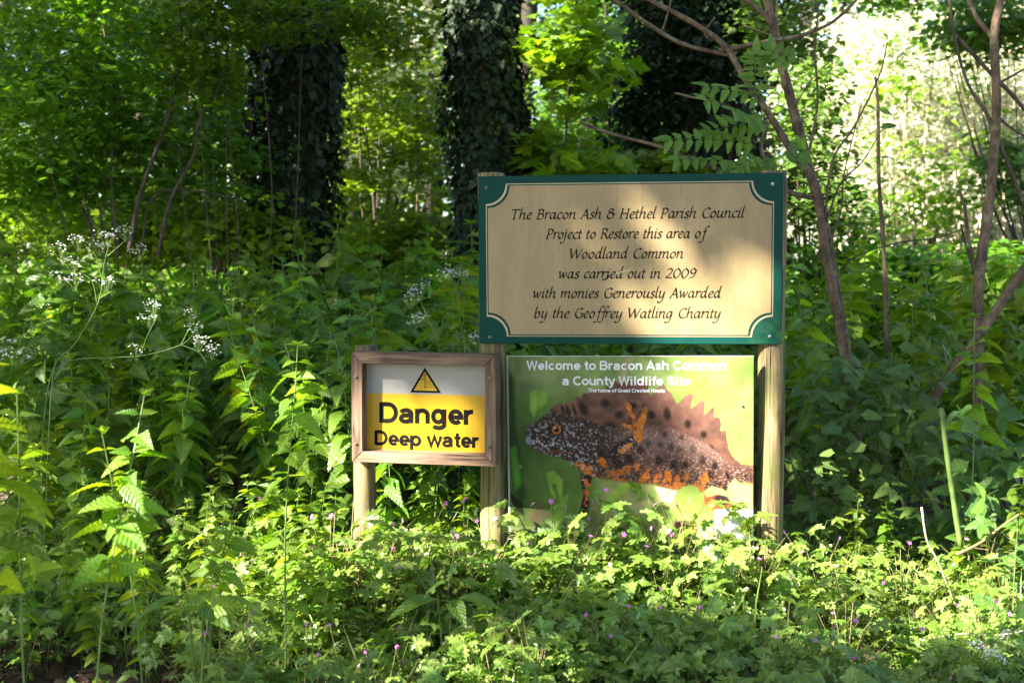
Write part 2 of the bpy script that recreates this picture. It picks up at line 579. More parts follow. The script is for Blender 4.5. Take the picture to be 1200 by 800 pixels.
# a humanist pen italic: x-height 1, ascender 1.75, capitals 1.5; every stroke is a smooth curve
PEN = {
    'a': (.86, [[(.6, .85), (.4, 1), (.14, .7), (.08, .28), (.24, .02), (.46, .25), (.62, .9)], [(.66, 1), (.58, .3), (.64, .02), (.8, .14)]]),
    'b': (.80, [[(.3, 1.72), (.2, 1.68), (.14, 1.2), (.07, .25), (.25, 0), (.55, .3), (.58, .75), (.4, .98), (.16, .65)]]),
    'c': (.66, [[(.6, .84), (.42, 1), (.14, .7), (.09, .28), (.3, 0), (.58, .16)]]),
    'd': (.88, [[(.6, .85), (.4, 1), (.14, .7), (.08, .28), (.24, .02), (.46, .25), (.62, .9)], [(.84, 1.78), (.72, 1.7), (.6, .8), (.58, .25), (.64, .02), (.8, .14)]]),
    'e': (.68, [[(.13, .48), (.45, .58), (.57, .82), (.4, 1), (.15, .7), (.1, .28), (.3, 0), (.58, .16)]]),
    'f': (.56, [[(.92, 1.66), (.72, 1.78), (.5, 1.45), (.36, .4), (.24, -.45), (.02, -.68), (-.2, -.62)], [(.16, .95), (.66, .97)]]),
    'g': (.84, [[(.6, .85), (.4, 1), (.14, .7), (.08, .28), (.24, .02), (.46, .25), (.62, .9)], [(.67, 1), (.56, .1), (.42, -.5), (.16, -.72), (-.1, -.6)]]),
    'h': (.86, [[(.36, 1.8), (.26, 1.7), (.16, 1.0), (.06, 0)], [(.12, .5), (.36, .92), (.58, .95), (.6, .6), (.56, .15), (.68, .02), (.8, .12)]]),
    'i': (.42, [[(.06, .86), (.2, 1), (.12, .28), (.18, .02), (.34, .14)], [(.26, 1.42), (.3, 1.33)]]),
    'j': (.42, [[(.06, .86), (.2, 1), (.1, 0), (-.04, -.52), (-.26, -.7), (-.44, -.58)], [(.26, 1.42), (.3, 1.33)]]),
    'l': (.40, [[(.36, 1.8), (.26, 1.7), (.16, 1.0), (.1, .25), (.16, .02), (.32, .14)]]),
    'm': (1.26, [[(.0, .84), (.16, 1), (.06, 0)], [(.12, .5), (.34, .92), (.54, .95), (.54, .6), (.48, 0)], [(.54, .5), (.76, .92), (.98, .95), (1.0, .6), (.95, .15), (1.07, .02), (1.2, .14)]]),
    'n': (.86, [[(.0, .84), (.16, 1), (.06, 0)], [(.12, .5), (.36, .92), (.58, .95), (.6, .6), (.56, .15), (.68, .02), (.8, .12)]]),
    'o': (.78, [[(.42, 1), (.16, .72), (.1, .28), (.3, 0), (.56, .28), (.62, .72), (.42, 1)]]),
    'p': (.80, [[(.06, .84), (.2, 1), (.0, -.7)], [(.14, .5), (.36, .92), (.58, .9), (.6, .5), (.34, .0), (.12, .15)]]),
    'r': (.58, [[(.0, .84), (.16, 1), (.06, 0)], [(.12, .5), (.32, .9), (.5, 1), (.6, .86)]]),
    's': (.58, [[(.52, .86), (.36, 1), (.14, .8), (.3, .52), (.44, .24), (.26, 0), (.02, .14)]]),
    't': (.48, [[(.26, 1.38), (.12, .3), (.2, .02), (.38, .14)], [(.02, .95), (.44, .97)]]),
    'u': (.86, [[(.04, .86), (.18, 1), (.1, .3), (.22, .02), (.46, .25), (.6, .7)], [(.66, 1), (.58, .3), (.64, .02), (.8, .14)]]),
    'v': (.72, [[(.0, .86), (.14, 1), (.24, 0)], [(.24, 0), (.56, .6), (.6, 1)]]),
    'w': (1.06, [[(.0, .86), (.14, 1), (.2, 0)], [(.2, 0), (.46, .6), (.54, .95)], [(.54, .95), (.58, 0)], [(.58, 0), (.86, .55), (.94, 1)]]),
    'y': (.84, [[(.04, .86), (.18, 1), (.1, .3), (.22, .02), (.46, .25), (.6, .7)], [(.66, 1), (.56, .1), (.42, -.5), (.16, -.72), (-.1, -.6)]]),
    'T': (.98, [[(.5, 1.48), (.36, 0)], [(.02, 1.36), (.14, 1.48), (.9, 1.48), (.98, 1.42)], [(.24, .02), (.5, .02)]]),
    'B': (.98, [[(.3, 1.48), (.14, 0)], [(.14, 1.46), (.6, 1.5), (.76, 1.2), (.6, .86), (.28, .8)], [(.36, .82), (.74, .74), (.8, .36), (.56, .02), (.02, .02)]]),
    'A': (1.04, [[(.58, 1.52), (.3, .6), (.0, .0)], [(.58, 1.52), (.84, .02)], [(.26, .52), (.74, .52)], [(-.06, .02), (.14, .02)], [(.72, .02), (.98, .02)]]),
    'H': (1.14, [[(.3, 1.48), (.14, 0)], [(1.0, 1.48), (.84, 0)], [(.22, .78), (.92, .78)], [(.18, 1.48), (.42, 1.48)], [(.02, .02), (.28, .02)], [(.86, 1.48), (1.12, 1.48)], [(.72, .02), (.98, .02)]]),
    'P': (.90, [[(.3, 1.48), (.14, 0)], [(.14, 1.46), (.62, 1.5), (.82, 1.15), (.6, .74), (.26, .7)], [(.02, .02), (.3, .02)]]),
    'C': (1.0, [[(.98, 1.3), (.72, 1.5), (.3, 1.2), (.16, .6), (.34, .08), (.66, 0), (.9, .22)]]),
    'R': (1.0, [[(.3, 1.48), (.14, 0)], [(.14, 1.46), (.62, 1.5), (.8, 1.18), (.6, .84), (.28, .8)], [(.46, .8), (.86, .06), (1.02, .04)], [(.02, .02), (.3, .02)]]),
    'W': (1.46, [[(.1, 1.48), (.3, .0)], [(.3, .0), (.78, 1.4)], [(.74, 1.48), (.92, .0)], [(.92, .0), (1.44, 1.48)], [(-.02, 1.48), (.2, 1.48)]]),
    'G': (1.08, [[(.98, 1.3), (.72, 1.5), (.3, 1.2), (.16, .6), (.34, .08), (.66, 0), (.88, .2)], [(.96, .66), (.88, .05)], [(.74, .68), (1.08, .68)]]),
    '&': (1.02, [[(.86, .62), (.66, .84), (.4, .9), (.26, 1.2), (.5, 1.5), (.76, 1.22), (.4, .86), (.12, .5), (.2, .1), (.5, 0), (.8, .3), (.76, .7), (.98, .72)]]),
    '2': (.86, [[(.16, 1.22), (.46, 1.48), (.74, 1.2), (.5, .6), (.04, .06)], [(.04, .06), (.78, .06)]]),
    '0': (.94, [[(.56, 1.48), (.2, 1.1), (.12, .45), (.36, 0), (.74, .4), (.84, 1.0), (.56, 1.48)]]),
    '9': (.88, [[(.76, 1.1), (.52, 1.48), (.22, 1.22), (.22, .86), (.46, .68), (.74, .95)], [(.8, 1.3), (.72, .7), (.5, .2), (.1, .0)]]),
    ' ': (.52, []),
}


def ribbon(P, w, nib=None):
    """flat band along P; W wide, or like a broad pen held at the angle NIB"""
    P = np.asarray(P, float)
    keep = np.concatenate([[True], np.linalg.norm(np.diff(P, axis=0), axis=1) > 1e-6])
    P = P[keep]
    closed = len(P) > 3 and np.linalg.norm(P[0] - P[-1]) < 1e-6
    d = np.diff(P, axis=0)
    d /= np.linalg.norm(d, axis=1, keepdims=True)
    if closed:
        a, b = np.vstack([d[-1:], d]), np.vstack([d, d[:1]])
    else:
        a, b = np.vstack([d[:1], d]), np.vstack([d, d[-1:]])
    t = a + b
    t /= np.maximum(np.linalg.norm(t, axis=1, keepdims=True), 1e-6)
    m = 1 / np.maximum(np.sqrt((1 + (a * b).sum(1)) / 2), .45)
    if nib is None:
        hw = w / 2 * m
    else:
        th = np.arctan2(t[:, 1], t[:, 0])
        hw = w / 2 * np.maximum(.38, np.abs(np.sin(th - nib)))
    nrm = np.stack([-t[:, 1], t[:, 0]], 1)
    return P + nrm * hw[:, None], P - nrm * hw[:, None]


def text_strokes(s, glyphs, pen):
    """strokes of a line of writing (polylines) and its advance width"""
    x, out = 0.0, []
    for ch in s:
        adv, st = glyphs[ch]
        if st and st[0] == '~':
            st = [smoothline(np.array(st[1:]), 5)]
        for q in st:
            q = np.array(q, float)
            if pen and len(q) > 2:
                q = smoothline(q, 5)
            q = q + np.array([x, 0])
            if pen:
                q[:, 0] += .09 * q[:, 1]
            out.append(q)
        x += adv
    return out, x


def write_line(mb, s, glyphs, x0, x1, y, size, weight, zoff, pen=False):
    """writing between x0 and x1 in the board's plane; SIZE is the x-height (pen) or the capital height (sans)"""
    st, adv = text_strokes(s, glyphs, pen)
    allx = np.concatenate([q[:, 0] for q in st])
    lo, hi = allx.min(), allx.max()
    kx = (x1 - x0) / (hi - lo)
    for i, q in enumerate(st):
        q = np.stack([x0 + (q[:, 0] - lo) * kx, y + q[:, 1] * size], 1)
        L, R = ribbon(q, weight, radians(38) if pen else None)
        n = len(L)
        zz = -(zoff + 0.00004 * (i % 5))
        v = np.vstack([np.stack([L[:, 0], np.full(n, zz), L[:, 1]], 1), np.stack([R[:, 0], np.full(n, zz), R[:, 1]], 1)])
        k = np.arange(n - 1)
        mb.add(v, [np.stack([k, n + k, n + k + 1, k + 1], 1)])


class Board:
    """a board's plane: local x along it, local z up, front towards local -y"""

    def __init__(s, x, z, Y, yaw, roll, tilt):
        cy_, sy = cos(radians(yaw)), sin(radians(yaw))
        cr, sr = cos(radians(roll)), sin(radians(roll))
        ct, st = cos(radians(tilt)), sin(radians(tilt))
        s.R = np.array([[cy_, -sy, 0], [sy, cy_, 0], [0, 0, 1]]) @ np.array([[1, 0, 0], [0, ct, -st], [0, st, ct]]) @ np.array([[cr, 0, sr], [0, 1, 0], [-sr, 0, cr]])
        s.o = np.array([x, Y, z])
        import mathutils
        s.M = mathutils.Matrix([[*s.R[0], x], [*s.R[1], Y], [*s.R[2], z], [0, 0, 0, 1]])

    def loc(s, px, py, off=0.0):
        """the board's own (x, z) seen at that pixel of the photograph"""
        c = np.array([0, 0, CAMH])
        d = at(px, py, 3.0) - c
        n = s.R[:, 1]
        t = ((s.o - c) @ n + off) / (d @ n)
        q = s.R.T @ (c + d * t - s.o)
        return q[0], q[2]

    def world(s, x, y, zz):
        return s.R @ np.array([x, y, zz]) + s.o


def sheet(mb, poly, y):
    """a flat polygon facing -y"""
    p = np.asarray(poly, float)
    v = np.stack([p[:, 0], np.full(len(p), -y), p[:, 1]], 1)
    mb.add(v, [np.arange(len(p))[None]])


def bevel_box(name, lo, hi, mat, parent, bev=0.003, seg=2):
    import bmesh
    bm = bmesh.new()
    bmesh.ops.create_cube(bm, size=1)
    lo, hi = np.array(lo), np.array(hi)
    for v in bm.verts:
        v.co = [(lo[i] + hi[i]) / 2 + v.co[i] * (hi[i] - lo[i]) for i in range(3)]
    bmesh.ops.bevel(bm, geom=bm.edges[:], offset=bev, segments=seg, affect='EDGES')
    me = bpy.data.meshes.new(name)
    bm.to_mesh(me)
    bm.free()
    return link(name, me, mat, parent)


def screw(parent, x, zz, y, r, mat, name='screw'):
    """domed screw head with a washer"""
    mb = MB()
    P = [(x, -y, zz), (x, -y - .0012, zz), (x, -y - .0013, zz), (x, -y - .004, zz), (x, -y - .0055, zz)]
    tube(mb, P, [r * 1.5, r * 1.5, r, r * .85, r * .4], 12)
    return mb.build(name, mat, parent)


# ---- materials of the signs
def board_green():
    m, nt, b = newmat('painted_green_board')
    tc = nd(nt, 'ShaderNodeTexCoord')
    n1 = nd(nt, 'ShaderNodeTexNoise', i_Scale=14.0, i_Detail=6.0, i_Roughness=.7)
    nt.links.new(tc.outputs['Object'], n1.inputs['Vector'])
    sp = nd(nt, 'ShaderNodeSeparateXYZ')
    nt.links.new(tc.outputs['Object'], sp.inputs[0])
    corner = math2(nt, 'MULTIPLY', math2(nt, 'MAXIMUM', math2(nt, 'MULTIPLY_ADD', sp.outputs[0], 9.0, -3.2), 0.0), math2(nt, 'MAXIMUM', math2(nt, 'MULTIPLY_ADD', sp.outputs[2], -9.0, -1.3), 0.0))
    alg = math2(nt, 'MULTIPLY', math2(nt, 'MINIMUM', corner, 1.0), ramp(nt, n1.outputs[0], [(.42, (0, 0, 0)), (.6, (1, 1, 1))]))
    base = ramp(nt, n1.outputs[0], [(.3, (.0006, .034, .026)), (.75, (.001, .05, .037))])
    nt.links.new(mix(nt, alg, base, (.05, .14, .03)), b.inputs['Base Color'])
    b.inputs['Roughness'].default_value = .6
    b.inputs['Specular IOR Level'].default_value = .15
    return m


def board_cream():
    m, nt, b = newmat('aged_cream_panel')
    tc = nd(nt, 'ShaderNodeTexCoord')
    mp = nd(nt, 'ShaderNodeMapping')
    mp.inputs['Scale'].default_value = (1.6, 1, .5)
    nt.links.new(tc.outputs['Object'], mp.inputs[0])
    n1 = nd(nt, 'ShaderNodeTexNoise', i_Scale=30.0, i_Detail=8.0, i_Roughness=.75)
    n2 = nd(nt, 'ShaderNodeTexNoise', i_Scale=7.0, i_Detail=4.0)
    n3 = nd(nt, 'ShaderNodeTexNoise', i_Scale=240.0, i_Detail=2.0)
    for n in (n1, n2, n3):
        nt.links.new(mp.outputs[0], n.inputs['Vector'])
    c = ramp(nt, n2.outputs[0], [(.3, (.255, .185, .09)), (.7, (.315, .235, .12))])
    f = math2(nt, 'MULTIPLY', ramp(nt, n1.outputs[0], [(.5, (0, 0, 0)), (.74, (1, 1, 1))]), .55)
    c = mix(nt, f, c, (.19, .155, .05))
    mp2 = nd(nt, 'ShaderNodeMapping')
    mp2.inputs['Scale'].default_value = (1, 1, .04)
    nt.links.new(tc.outputs['Object'], mp2.inputs[0])
    n4 = nd(nt, 'ShaderNodeTexNoise', i_Scale=75.0, i_Detail=4.0, i_Roughness=.6)
    nt.links.new(mp2.outputs[0], n4.inputs['Vector'])
    c = mix(nt, math2(nt, 'MULTIPLY', ramp(nt, n4.outputs[0], [(.55, (0, 0, 0)), (.75, (1, 1, 1))]), .4), c, (.17, .14, .05))
    c = mix(nt, .5, c, ramp(nt, n3.outputs[0], [(.3, (.8, .8, .8)), (.7, (1.12, 1.12, 1.12))]), 'MULTIPLY')
    nt.links.new(c, b.inputs['Base Color'])
    b.inputs['Roughness'].default_value = .45
    b.inputs['Specular IOR Level'].default_value = .4
    return m


def panel_printed(name, c, dirt):
    m, nt, b = newmat(name)
    tc = nd(nt, 'ShaderNodeTexCoord')
    n1 = nd(nt, 'ShaderNodeTexNoise', i_Scale=60.0, i_Detail=6.0, i_Roughness=.7)
    n2 = nd(nt, 'ShaderNodeTexNoise', i_Scale=12.0, i_Detail=4.0)
    for n in (n1, n2):
        nt.links.new(tc.outputs['Object'], n.inputs['Vector'])
    c1 = mix(nt, math2(nt, 'MULTIPLY', ramp(nt, n1.outputs[0], [(.58, (0, 0, 0)), (.78, (1, 1, 1))]), dirt), c, tuple(x * .3 for x in c))
    c1 = mix(nt, math2(nt, 'MULTIPLY', n2.outputs[0], dirt * .5), c1, tuple(x * .7 for x in c))
    nt.links.new(c1, b.inputs['Base Color'])
    b.inputs['Roughness'].default_value = .4
    return m


M_GREENB, M_CREAM = board_green(), board_cream()
M_INK = plain('faded_black_ink', (.006, .006, .0055), .7, .06, vary=.3)
M_BROWNINK = plain('olive_brown_ink', (.02, .017, .009), .7, .06, vary=.35)
M_LINE = plain('cream_line', (.4, .33, .2), .5, vary=.1)
M_SCREW = plain('weathered_screw', (.16, .13, .11), .5, .5, .7, .4, 90)
M_STEEL = plain('zinc_screw', (.4, .4, .4), .35, .5, .9, .3, 90)
M_POST = timber('weathered_round_post', (.11, .085, .04), (.26, .205, .11), (.1, .12, .025), 2, 60, .6)
M_RAILX = timber('planed_rail_wood', (.13, .08, .052), (.25, .17, .118), (.11, .1, .05), 0, 70, .3)
M_RAILZ = timber('planed_stile_wood', (.13, .08, .052), (.25, .17, .118), (.11, .1, .05), 2, 70, .3)

# ------------------------------------------------------------------ the green notice board on its two posts
GB = Board(.3543, 1.1407, 3.90, -6.74, -.2, 1.68)
GW, GH = .9201, .514
board = thing('notice_board', 'tall dark green board with a cream lettered panel standing on two round posts', 'notice board', GB.o * [1, 1, 0])


def on_board(o, B):
    o.matrix_basis = B.M
    return o


on_board(bevel_box('board', (-GW / 2, 0, -GH / 2), (GW / 2, .012, GH / 2), M_GREENB, board, .0015), GB)


def notch_rect(x0, x1, z0, z1, r, n=9):
    out = []
    for cx, cz, a0 in ((x0, z0, 90), (x1, z0, 180), (x1, z1, 270), (x0, z1, 360)):
        t = np.radians(np.linspace(a0, a0 - 90, n))
        out += [(cx + r * cos(a), cz + r * sin(a)) for a in t]
    return out


xl, zt = GB.loc(569.2, 215.6)
xr, zb = GB.loc(905.5, 394.8)
for nm, off, y, mt, rr in (('border_line', 0, .0012, M_LINE, .062), ('border_gap', .0028, .0020, M_GREENB, .0645), ('panel_face', .0062, .0028, M_CREAM, .0675)):
    mb = MB()
    sheet(mb, notch_rect(xl + off, xr - off, zb + off, zt - off, rr), y)
    on_board(mb.build(nm, mt, board), GB)
LINES = [('The Bracon Ash & Hethel Parish Council', 600, 873.5, 256), ('Project to Restore this area of', 640, 831.5, 279.3),
         ('Woodland Common', 668, 800.5, 302.6), ('was carried out in 2009', 655, 816, 325.8),
         ('with monies Generously Awarded', 625, 846, 348.8), ('by the Geoffrey Watling Charity', 627, 844, 372.3)]
for s, a, b2, y in LINES:
    mb = MB()
    x0, z0 = GB.loc(a, y)
    x1, z1 = GB.loc(b2, y)
    write_line(mb, s, PEN, x0, x1, (z0 + z1) / 2, .0195, .0058, .0034, True)
    on_board(mb.build('lettering', M_BROWNINK, board), GB)
for px, py, m_ in ((569.5, 220, M_SCREW), (905.3, 215.7, M_STEEL), (574, 395, M_SCREW), (902, 394, M_STEEL)):
    x, zz = GB.loc(px, py)
    on_board(screw(board, x, zz, .0, .0032, m_), GB)


smear = MB()
for i, (pts_, wd) in enumerate((([(706, 328), (711, 326.5), (714, 322.5)], .004), ([(722, 320.5), (728, 318.6), (738, 316.5)], .004))):
    L, R_ = ribbon([GB.loc(*p_) for p_ in pts_], wd)
    for sm_name, sm_mat in ((('ink_smear', M_INK), ('pale_scratch', M_LINE))[i],):
        smear = MB()
        sheet(smear, np.vstack([L, R_[::-1]]), .0038 + .0001 * i)
        on_board(smear.build(sm_name, sm_mat, board), GB)


def post(parent, x0, y0, x1, y1, Yc, r, name='post', ztop=None):
    """round post from pixel (x0,y0) at its top to (x1,y1) lower down, carried on into the ground"""
    A, Bm = at(x0, y0, Yc), at(x1, y1, Yc)
    d = (Bm - A) / (A[2] - Bm[2])
    foot = A + d * (A[2] + .25)
    k = np.linspace(0, 1, 26)
    P = A + (foot - A) * k[:, None]
    P[:, 0] += .002 * np.sin(k * 17)
    rad = r * (1 + .012 * np.sin(k * 23) + .01 * np.sin(k * 51))
    P = np.vstack([P[:1] + [0, 0, .003], P])
    rad = np.concatenate([[r * .93], rad])
    mb = MB()
    tube(mb, P, rad, 28)
    o = mb.build(name, M_POST, parent, True)
    return o


u1, _ = GB.loc(577, 300)
u2, _ = GB.loc(905.5, 300)
w1, w2 = GB.world(u1, .012 + .046, 0), GB.world(u2, .012 + .043, 0)
post(board, 575.5, 204.2, 579.5, 620, w1[1], .042)
post(board, 906, 201.6, 902.5, 600, w2[1], .0405)

# ------------------------------------------------------------------ the danger sign in its wooden frame
DB = Board(-.2698, .6893, 3.86, -10.42, .28, .59)
DW, DH, RW, DEP = .4498, .3378, .036, .058
danger = thing('danger_sign', 'small yellow and white danger sign in a pale wooden frame on a round post', 'warning sign', DB.o * [1, 1, 0])


def mitre(name, a, b, c, d, y0, y1, mat):
    """one mitred rail: corners a b (outer) c d (inner) in the sign's plane"""
    import bmesh
    bm = bmesh.new()
    vs_ = [bm.verts.new((p[0], y, p[1])) for y in (y0, y1) for p in (a, b, c, d)]
    for f in ((0, 1, 2, 3), (7, 6, 5, 4), (0, 4, 5, 1), (1, 5, 6, 2), (2, 6, 7, 3), (3, 7, 4, 0)):
        bm.faces.new([vs_[i] for i in f])
    bmesh.ops.recalc_face_normals(bm, faces=bm.faces[:])
    bmesh.ops.bevel(bm, geom=bm.edges[:], offset=.0016, segments=2, affect='EDGES')
    me = bpy.data.meshes.new(name)
    bm.to_mesh(me)
    bm.free()
    return on_board(link(name, me, mat, danger), DB)


X0, X1, Z0, Z1 = -DW / 2, DW / 2, -DH / 2, DH / 2
RR = .034
g = .0004
mitre('rail', (X0 + g, Z1), (X1 - g, Z1), (X1 - RR - g, Z1 - RR), (X0 + RR + g, Z1 - RR), 0, DEP, M_RAILX)
mitre('rail', (X0 + g, Z0), (X1 - g, Z0), (X1 - RR - g, Z0 + RR), (X0 + RR + g, Z0 + RR), 0, DEP, M_RAILX)
mitre('stile', (X0, Z0 + g), (X0, Z1 - g), (X0 + RR, Z1 - RR - g), (X0 + RR, Z0 + RR + g), 0, DEP, M_RAILZ)
mitre('stile', (X1, Z0 + g), (X1, Z1 - g), (X1 - RR, Z1 - RR - g), (X1 - RR, Z0 + RR + g), 0, DEP, M_RAILZ)
PY = DEP - .010                               # the printed panel lies at the back of the frame
M_WHITEP = panel_printed('printed_white_panel', (.27, .258, .248), .5)
M_YELLOW = panel_printed('printed_yellow_panel', (.42, .245, .002), .22)
pan = bevel_box('panel', (X0 + .012, PY, Z0 + .012), (X1 - .012, DEP - .004, Z1 - .012), M_WHITEP, danger, .0008)
on_board(pan, DB)
mb = MB()
ya, yb = DB.loc(440, 461.3, PY)[1], DB.loc(560, 462.4, PY)[1]
sheet(mb, [(X0 + .0345, Z0 + .0345), (X1 - .0345, Z0 + .0345), (X1 - .0345, (ya + yb) / 2), (X0 + .0345, (ya + yb) / 2)], -(PY - .0006))
on_board(mb.build('yellow_field', M_YELLOW, danger), DB)
for s, a, b2, y, cap in (('Danger', 444.7, 557, 496.2, 24.0), ('Deep water', 439, 562.8, 522.8, 17.3)):
    x0, z0 = DB.loc(a, y, PY)
    x1, z1 = DB.loc(b2, y, PY)
    kk = 3.9 / FPX
    mb = MB()
    wt = cap * kk * .222
    write_line(mb, s, SANS, x0 + wt / 2, x1 - wt / 2, (z0 + z1) / 2, cap * kk, wt, -(PY - .0011))
    on_board(mb.build('lettering', M_INK, danger), DB)
tri = [DB.loc(*p, PY) for p in ((497.8, 430.5), (480.8, 459.4), (517, 460.4))]
tri = np.array(tri)
cen = tri.mean(0)
mb = MB()
sheet(mb, tri[::-1], -(PY - .0007))
tg = on_board(mb.build('warning_triangle', M_INK, danger), DB)
mb = MB()
sheet(mb, (cen + (tri - cen) * .76)[::-1], -(PY - .0011))
on_board(mb.build('triangle_field', M_YELLOW, danger), DB)
mb = MB()
for i, (p, q, wd) in enumerate(((( 498.3, 437), (498.3, 455.6), .0022), ((492.4, 444.0), (498.4, 444.3), .0018), ((495.2, 441.5), (498.2, 437.6), .0018),
                   ((499.5, 447), (508.3, 448), .0011), ((499.5, 450), (509.5, 451), .0011), ((499.5, 453), (511, 454), .0011))):
    L, R = ribbon([DB.loc(*p, PY), DB.loc(*q, PY)], wd)
    sheet(mb, [L[0], R[0], R[1], L[1]], -(PY - .0015 - .0001 * i))
on_board(mb.build('drowning_symbol', M_INK, danger), DB)
for px, py in ((417.2, 441.6), (417.4, 519.8), (573.8, 444), (573.8, 523.4)):
    x, zz = DB.loc(px, py)
    on_board(screw(danger, x, zz, .0, .0042, M_SCREW, 'bolt'), DB)
wd_ = DB.world(DB.loc(427, 480)[0], DEP + .036, 0)
post(danger, 429, 405.5, 426.5, 640, wd_[1], .0345)

# ------------------------------------------------------------------ the wildlife poster: a newt photograph printed on a flat board
PB = Board(.359, .5669, 3.90, -7.19, -.51, 1.82)
PW, PH = .7504, .5628
poster = thing('wildlife_poster', 'board printed with a crested newt fixed below the green notice board', 'poster', PB.o * [1, 1, 0])
back = on_board(bevel_box('board', (-PW / 2, .001, -PH / 2), (PW / 2, .007, PH / 2), plain('poster_edge', (.6, .6, .55), .5), poster, .0008), PB)


def paint_poster(nx, nz):
    """the print, as linear colours on an nx by nz grid; u and v run 0..966 and 0..712 from the top left"""
    u, v = np.meshgrid(np.linspace(0, 966, nx), np.linspace(0, 712, nz))
    rng = np.random.default_rng(3)

    def noise(cell, seed=0, ox=1.0):
        r = np.random.default_rng(seed)
        gx, gz = int(966 / (cell * ox)) + 3, int(712 / cell) + 3
        a = r.random((gz, gx))
        x, y = u / (cell * ox), v / cell
        i, j = x.astype(int), y.astype(int)
        fx, fy = x - i, y - j
        fx, fy = fx * fx * (3 - 2 * fx), fy * fy * (3 - 2 * fy)
        return (a[j, i] * (1 - fx) + a[j, i + 1] * fx) * (1 - fy) + (a[j + 1, i] * (1 - fx) + a[j + 1, i + 1] * fx) * fy

    def soft(pts, blur=2.0, wig=0.0):
        """1 inside a polygon, falling to 0 over BLUR"""
        P = np.array(pts, float) - [43, 57]
        uu, vv = u + wig * (noise(14, 5) - .5), v + wig * (noise(14, 6) - .5)
        ins = np.zeros(u.shape, bool)
        dist = np.full(u.shape, 1e9)
        for (x0, y0), (x1, y1) in zip(P, np.roll(P, -1, 0)):
            c = (y0 > vv) != (y1 > vv)
            with np.errstate(divide='ignore', invalid='ignore'):
                ins ^= c & (uu < (x1 - x0) * (vv - y0) / (y1 - y0 + 1e-12) + x0)
            t = np.clip(((uu - x0) * (x1 - x0) + (vv - y0) * (y1 - y0)) / ((x1 - x0) ** 2 + (y1 - y0) ** 2 + 1e-9), 0, 1)
            dist = np.minimum(dist, np.hypot(uu - x0 - t * (x1 - x0), vv - y0 - t * (y1 - y0)))
        sd = np.where(ins, dist, -dist)
        return np.clip(.5 + sd / (2 * blur), 0, 1)

    def blob(cx, cy_, rx, ry, ang=0.0, blur=.35):
        x, y = u + 43 - cx, v + 57 - cy_
        ca, sa = cos(ang), sin(ang)
        d = np.hypot((x * ca + y * sa) / rx, (-x * sa + y * ca) / ry)
        return np.clip((1 + blur - d) / (2 * blur), 0, 1)

    def srgb(h):
        c = np.array(h, float) / 255
        return c ** 2.2

    img = np.zeros(u.shape + (3,))

    def lay(mask, col):
        nonlocal img
        img = img * (1 - mask[..., None]) + (col if getattr(col, 'ndim', 1) == 3 else srgb(col)) * mask[..., None]

    # blurred leaves behind
    lay(np.ones(u.shape), (112, 136, 62))
    for cx, cy_, rx, ry, a, c in ((90, 250, 160, 330, 0, (84, 112, 52)), (70, 560, 110, 210, .2, (62, 84, 42)), (240, 120, 190, 80, 0, (128, 142, 92)), (560, 110, 320, 80, 0, (134, 156, 92)),
                                  (900, 180, 170, 190, .3, (140, 178, 84)), (930, 330, 110, 130, 0, (146, 184, 96)), (740, 640, 360, 130, 0, (160, 174, 92)), (300, 640, 140, 140, 0, (92, 124, 54)),
                                  (560, 640, 160, 90, 0, (170, 166, 108)), (230, 540, 110, 80, .4, (82, 106, 50))):
        lay(blob(cx, cy_, rx, ry, a, .6), c)
    for pts, b2, c in (([(44, 100), (70, 150), (76, 330), (110, 610), (90, 640), (44, 500)], 9, (44, 66, 30)), ([(50, 420), (75, 410), (95, 560), (70, 590)], 7, (72, 128, 40)),
                       ([(135, 200), (160, 185), (168, 240), (150, 295), (135, 270)], 6, (132, 170, 66)), ([(165, 190), (205, 195), (200, 240), (170, 260)], 7, (122, 164, 60)),
                       ([(195, 520), (225, 508), (262, 545), (255, 640), (235, 560), (215, 560), (235, 620), (215, 600)], 5, (120, 162, 56)), ([(410, 640), (500, 555), (545, 555), (430, 670)], 8, (156, 190, 66)),
                       ([(485, 150), (515, 64), (545, 62), (500, 165)], 6, (176, 164, 122)), ([(760, 110), (800, 95), (770, 200), (735, 240)], 9, (168, 188, 76)), ([(790, 200), (850, 170), (885, 185), (790, 262)], 8, (190, 204, 84)),
                       ([(905, 400), (950, 390), (1003, 400), (1003, 470), (930, 470)], 9, (186, 206, 88)), ([(610, 560), (640, 565), (625, 640), (660, 690), (600, 690)], 6, (140, 166, 78)),
                       ([(45, 590), (100, 640), (105, 690), (60, 660)], 4, (30, 34, 22)), ([(625, 565), (715, 575), (690, 630), (655, 625)], 4, (226, 226, 190)), ([(110, 690), (170, 640), (215, 690), (160, 720)], 8, (110, 100, 74)),
                       ([(250, 620), (285, 600), (260, 700), (220, 710)], 6, (112, 150, 56))):
        lay(soft(pts, b2), c)
    # mottled out-of-focus pond
    bok = noise(60, 81, 1.4) * .6 + noise(28, 82, .8) * .4
    img *= (.62 + .76 * bok)[..., None]
    lay(np.clip((noise(45, 83) - .62) * 3, 0, 1) * .4 * np.clip((u - 300) / 300, 0, 1), (206, 212, 120))  # bright sun patches painted into the background, stronger towards the right
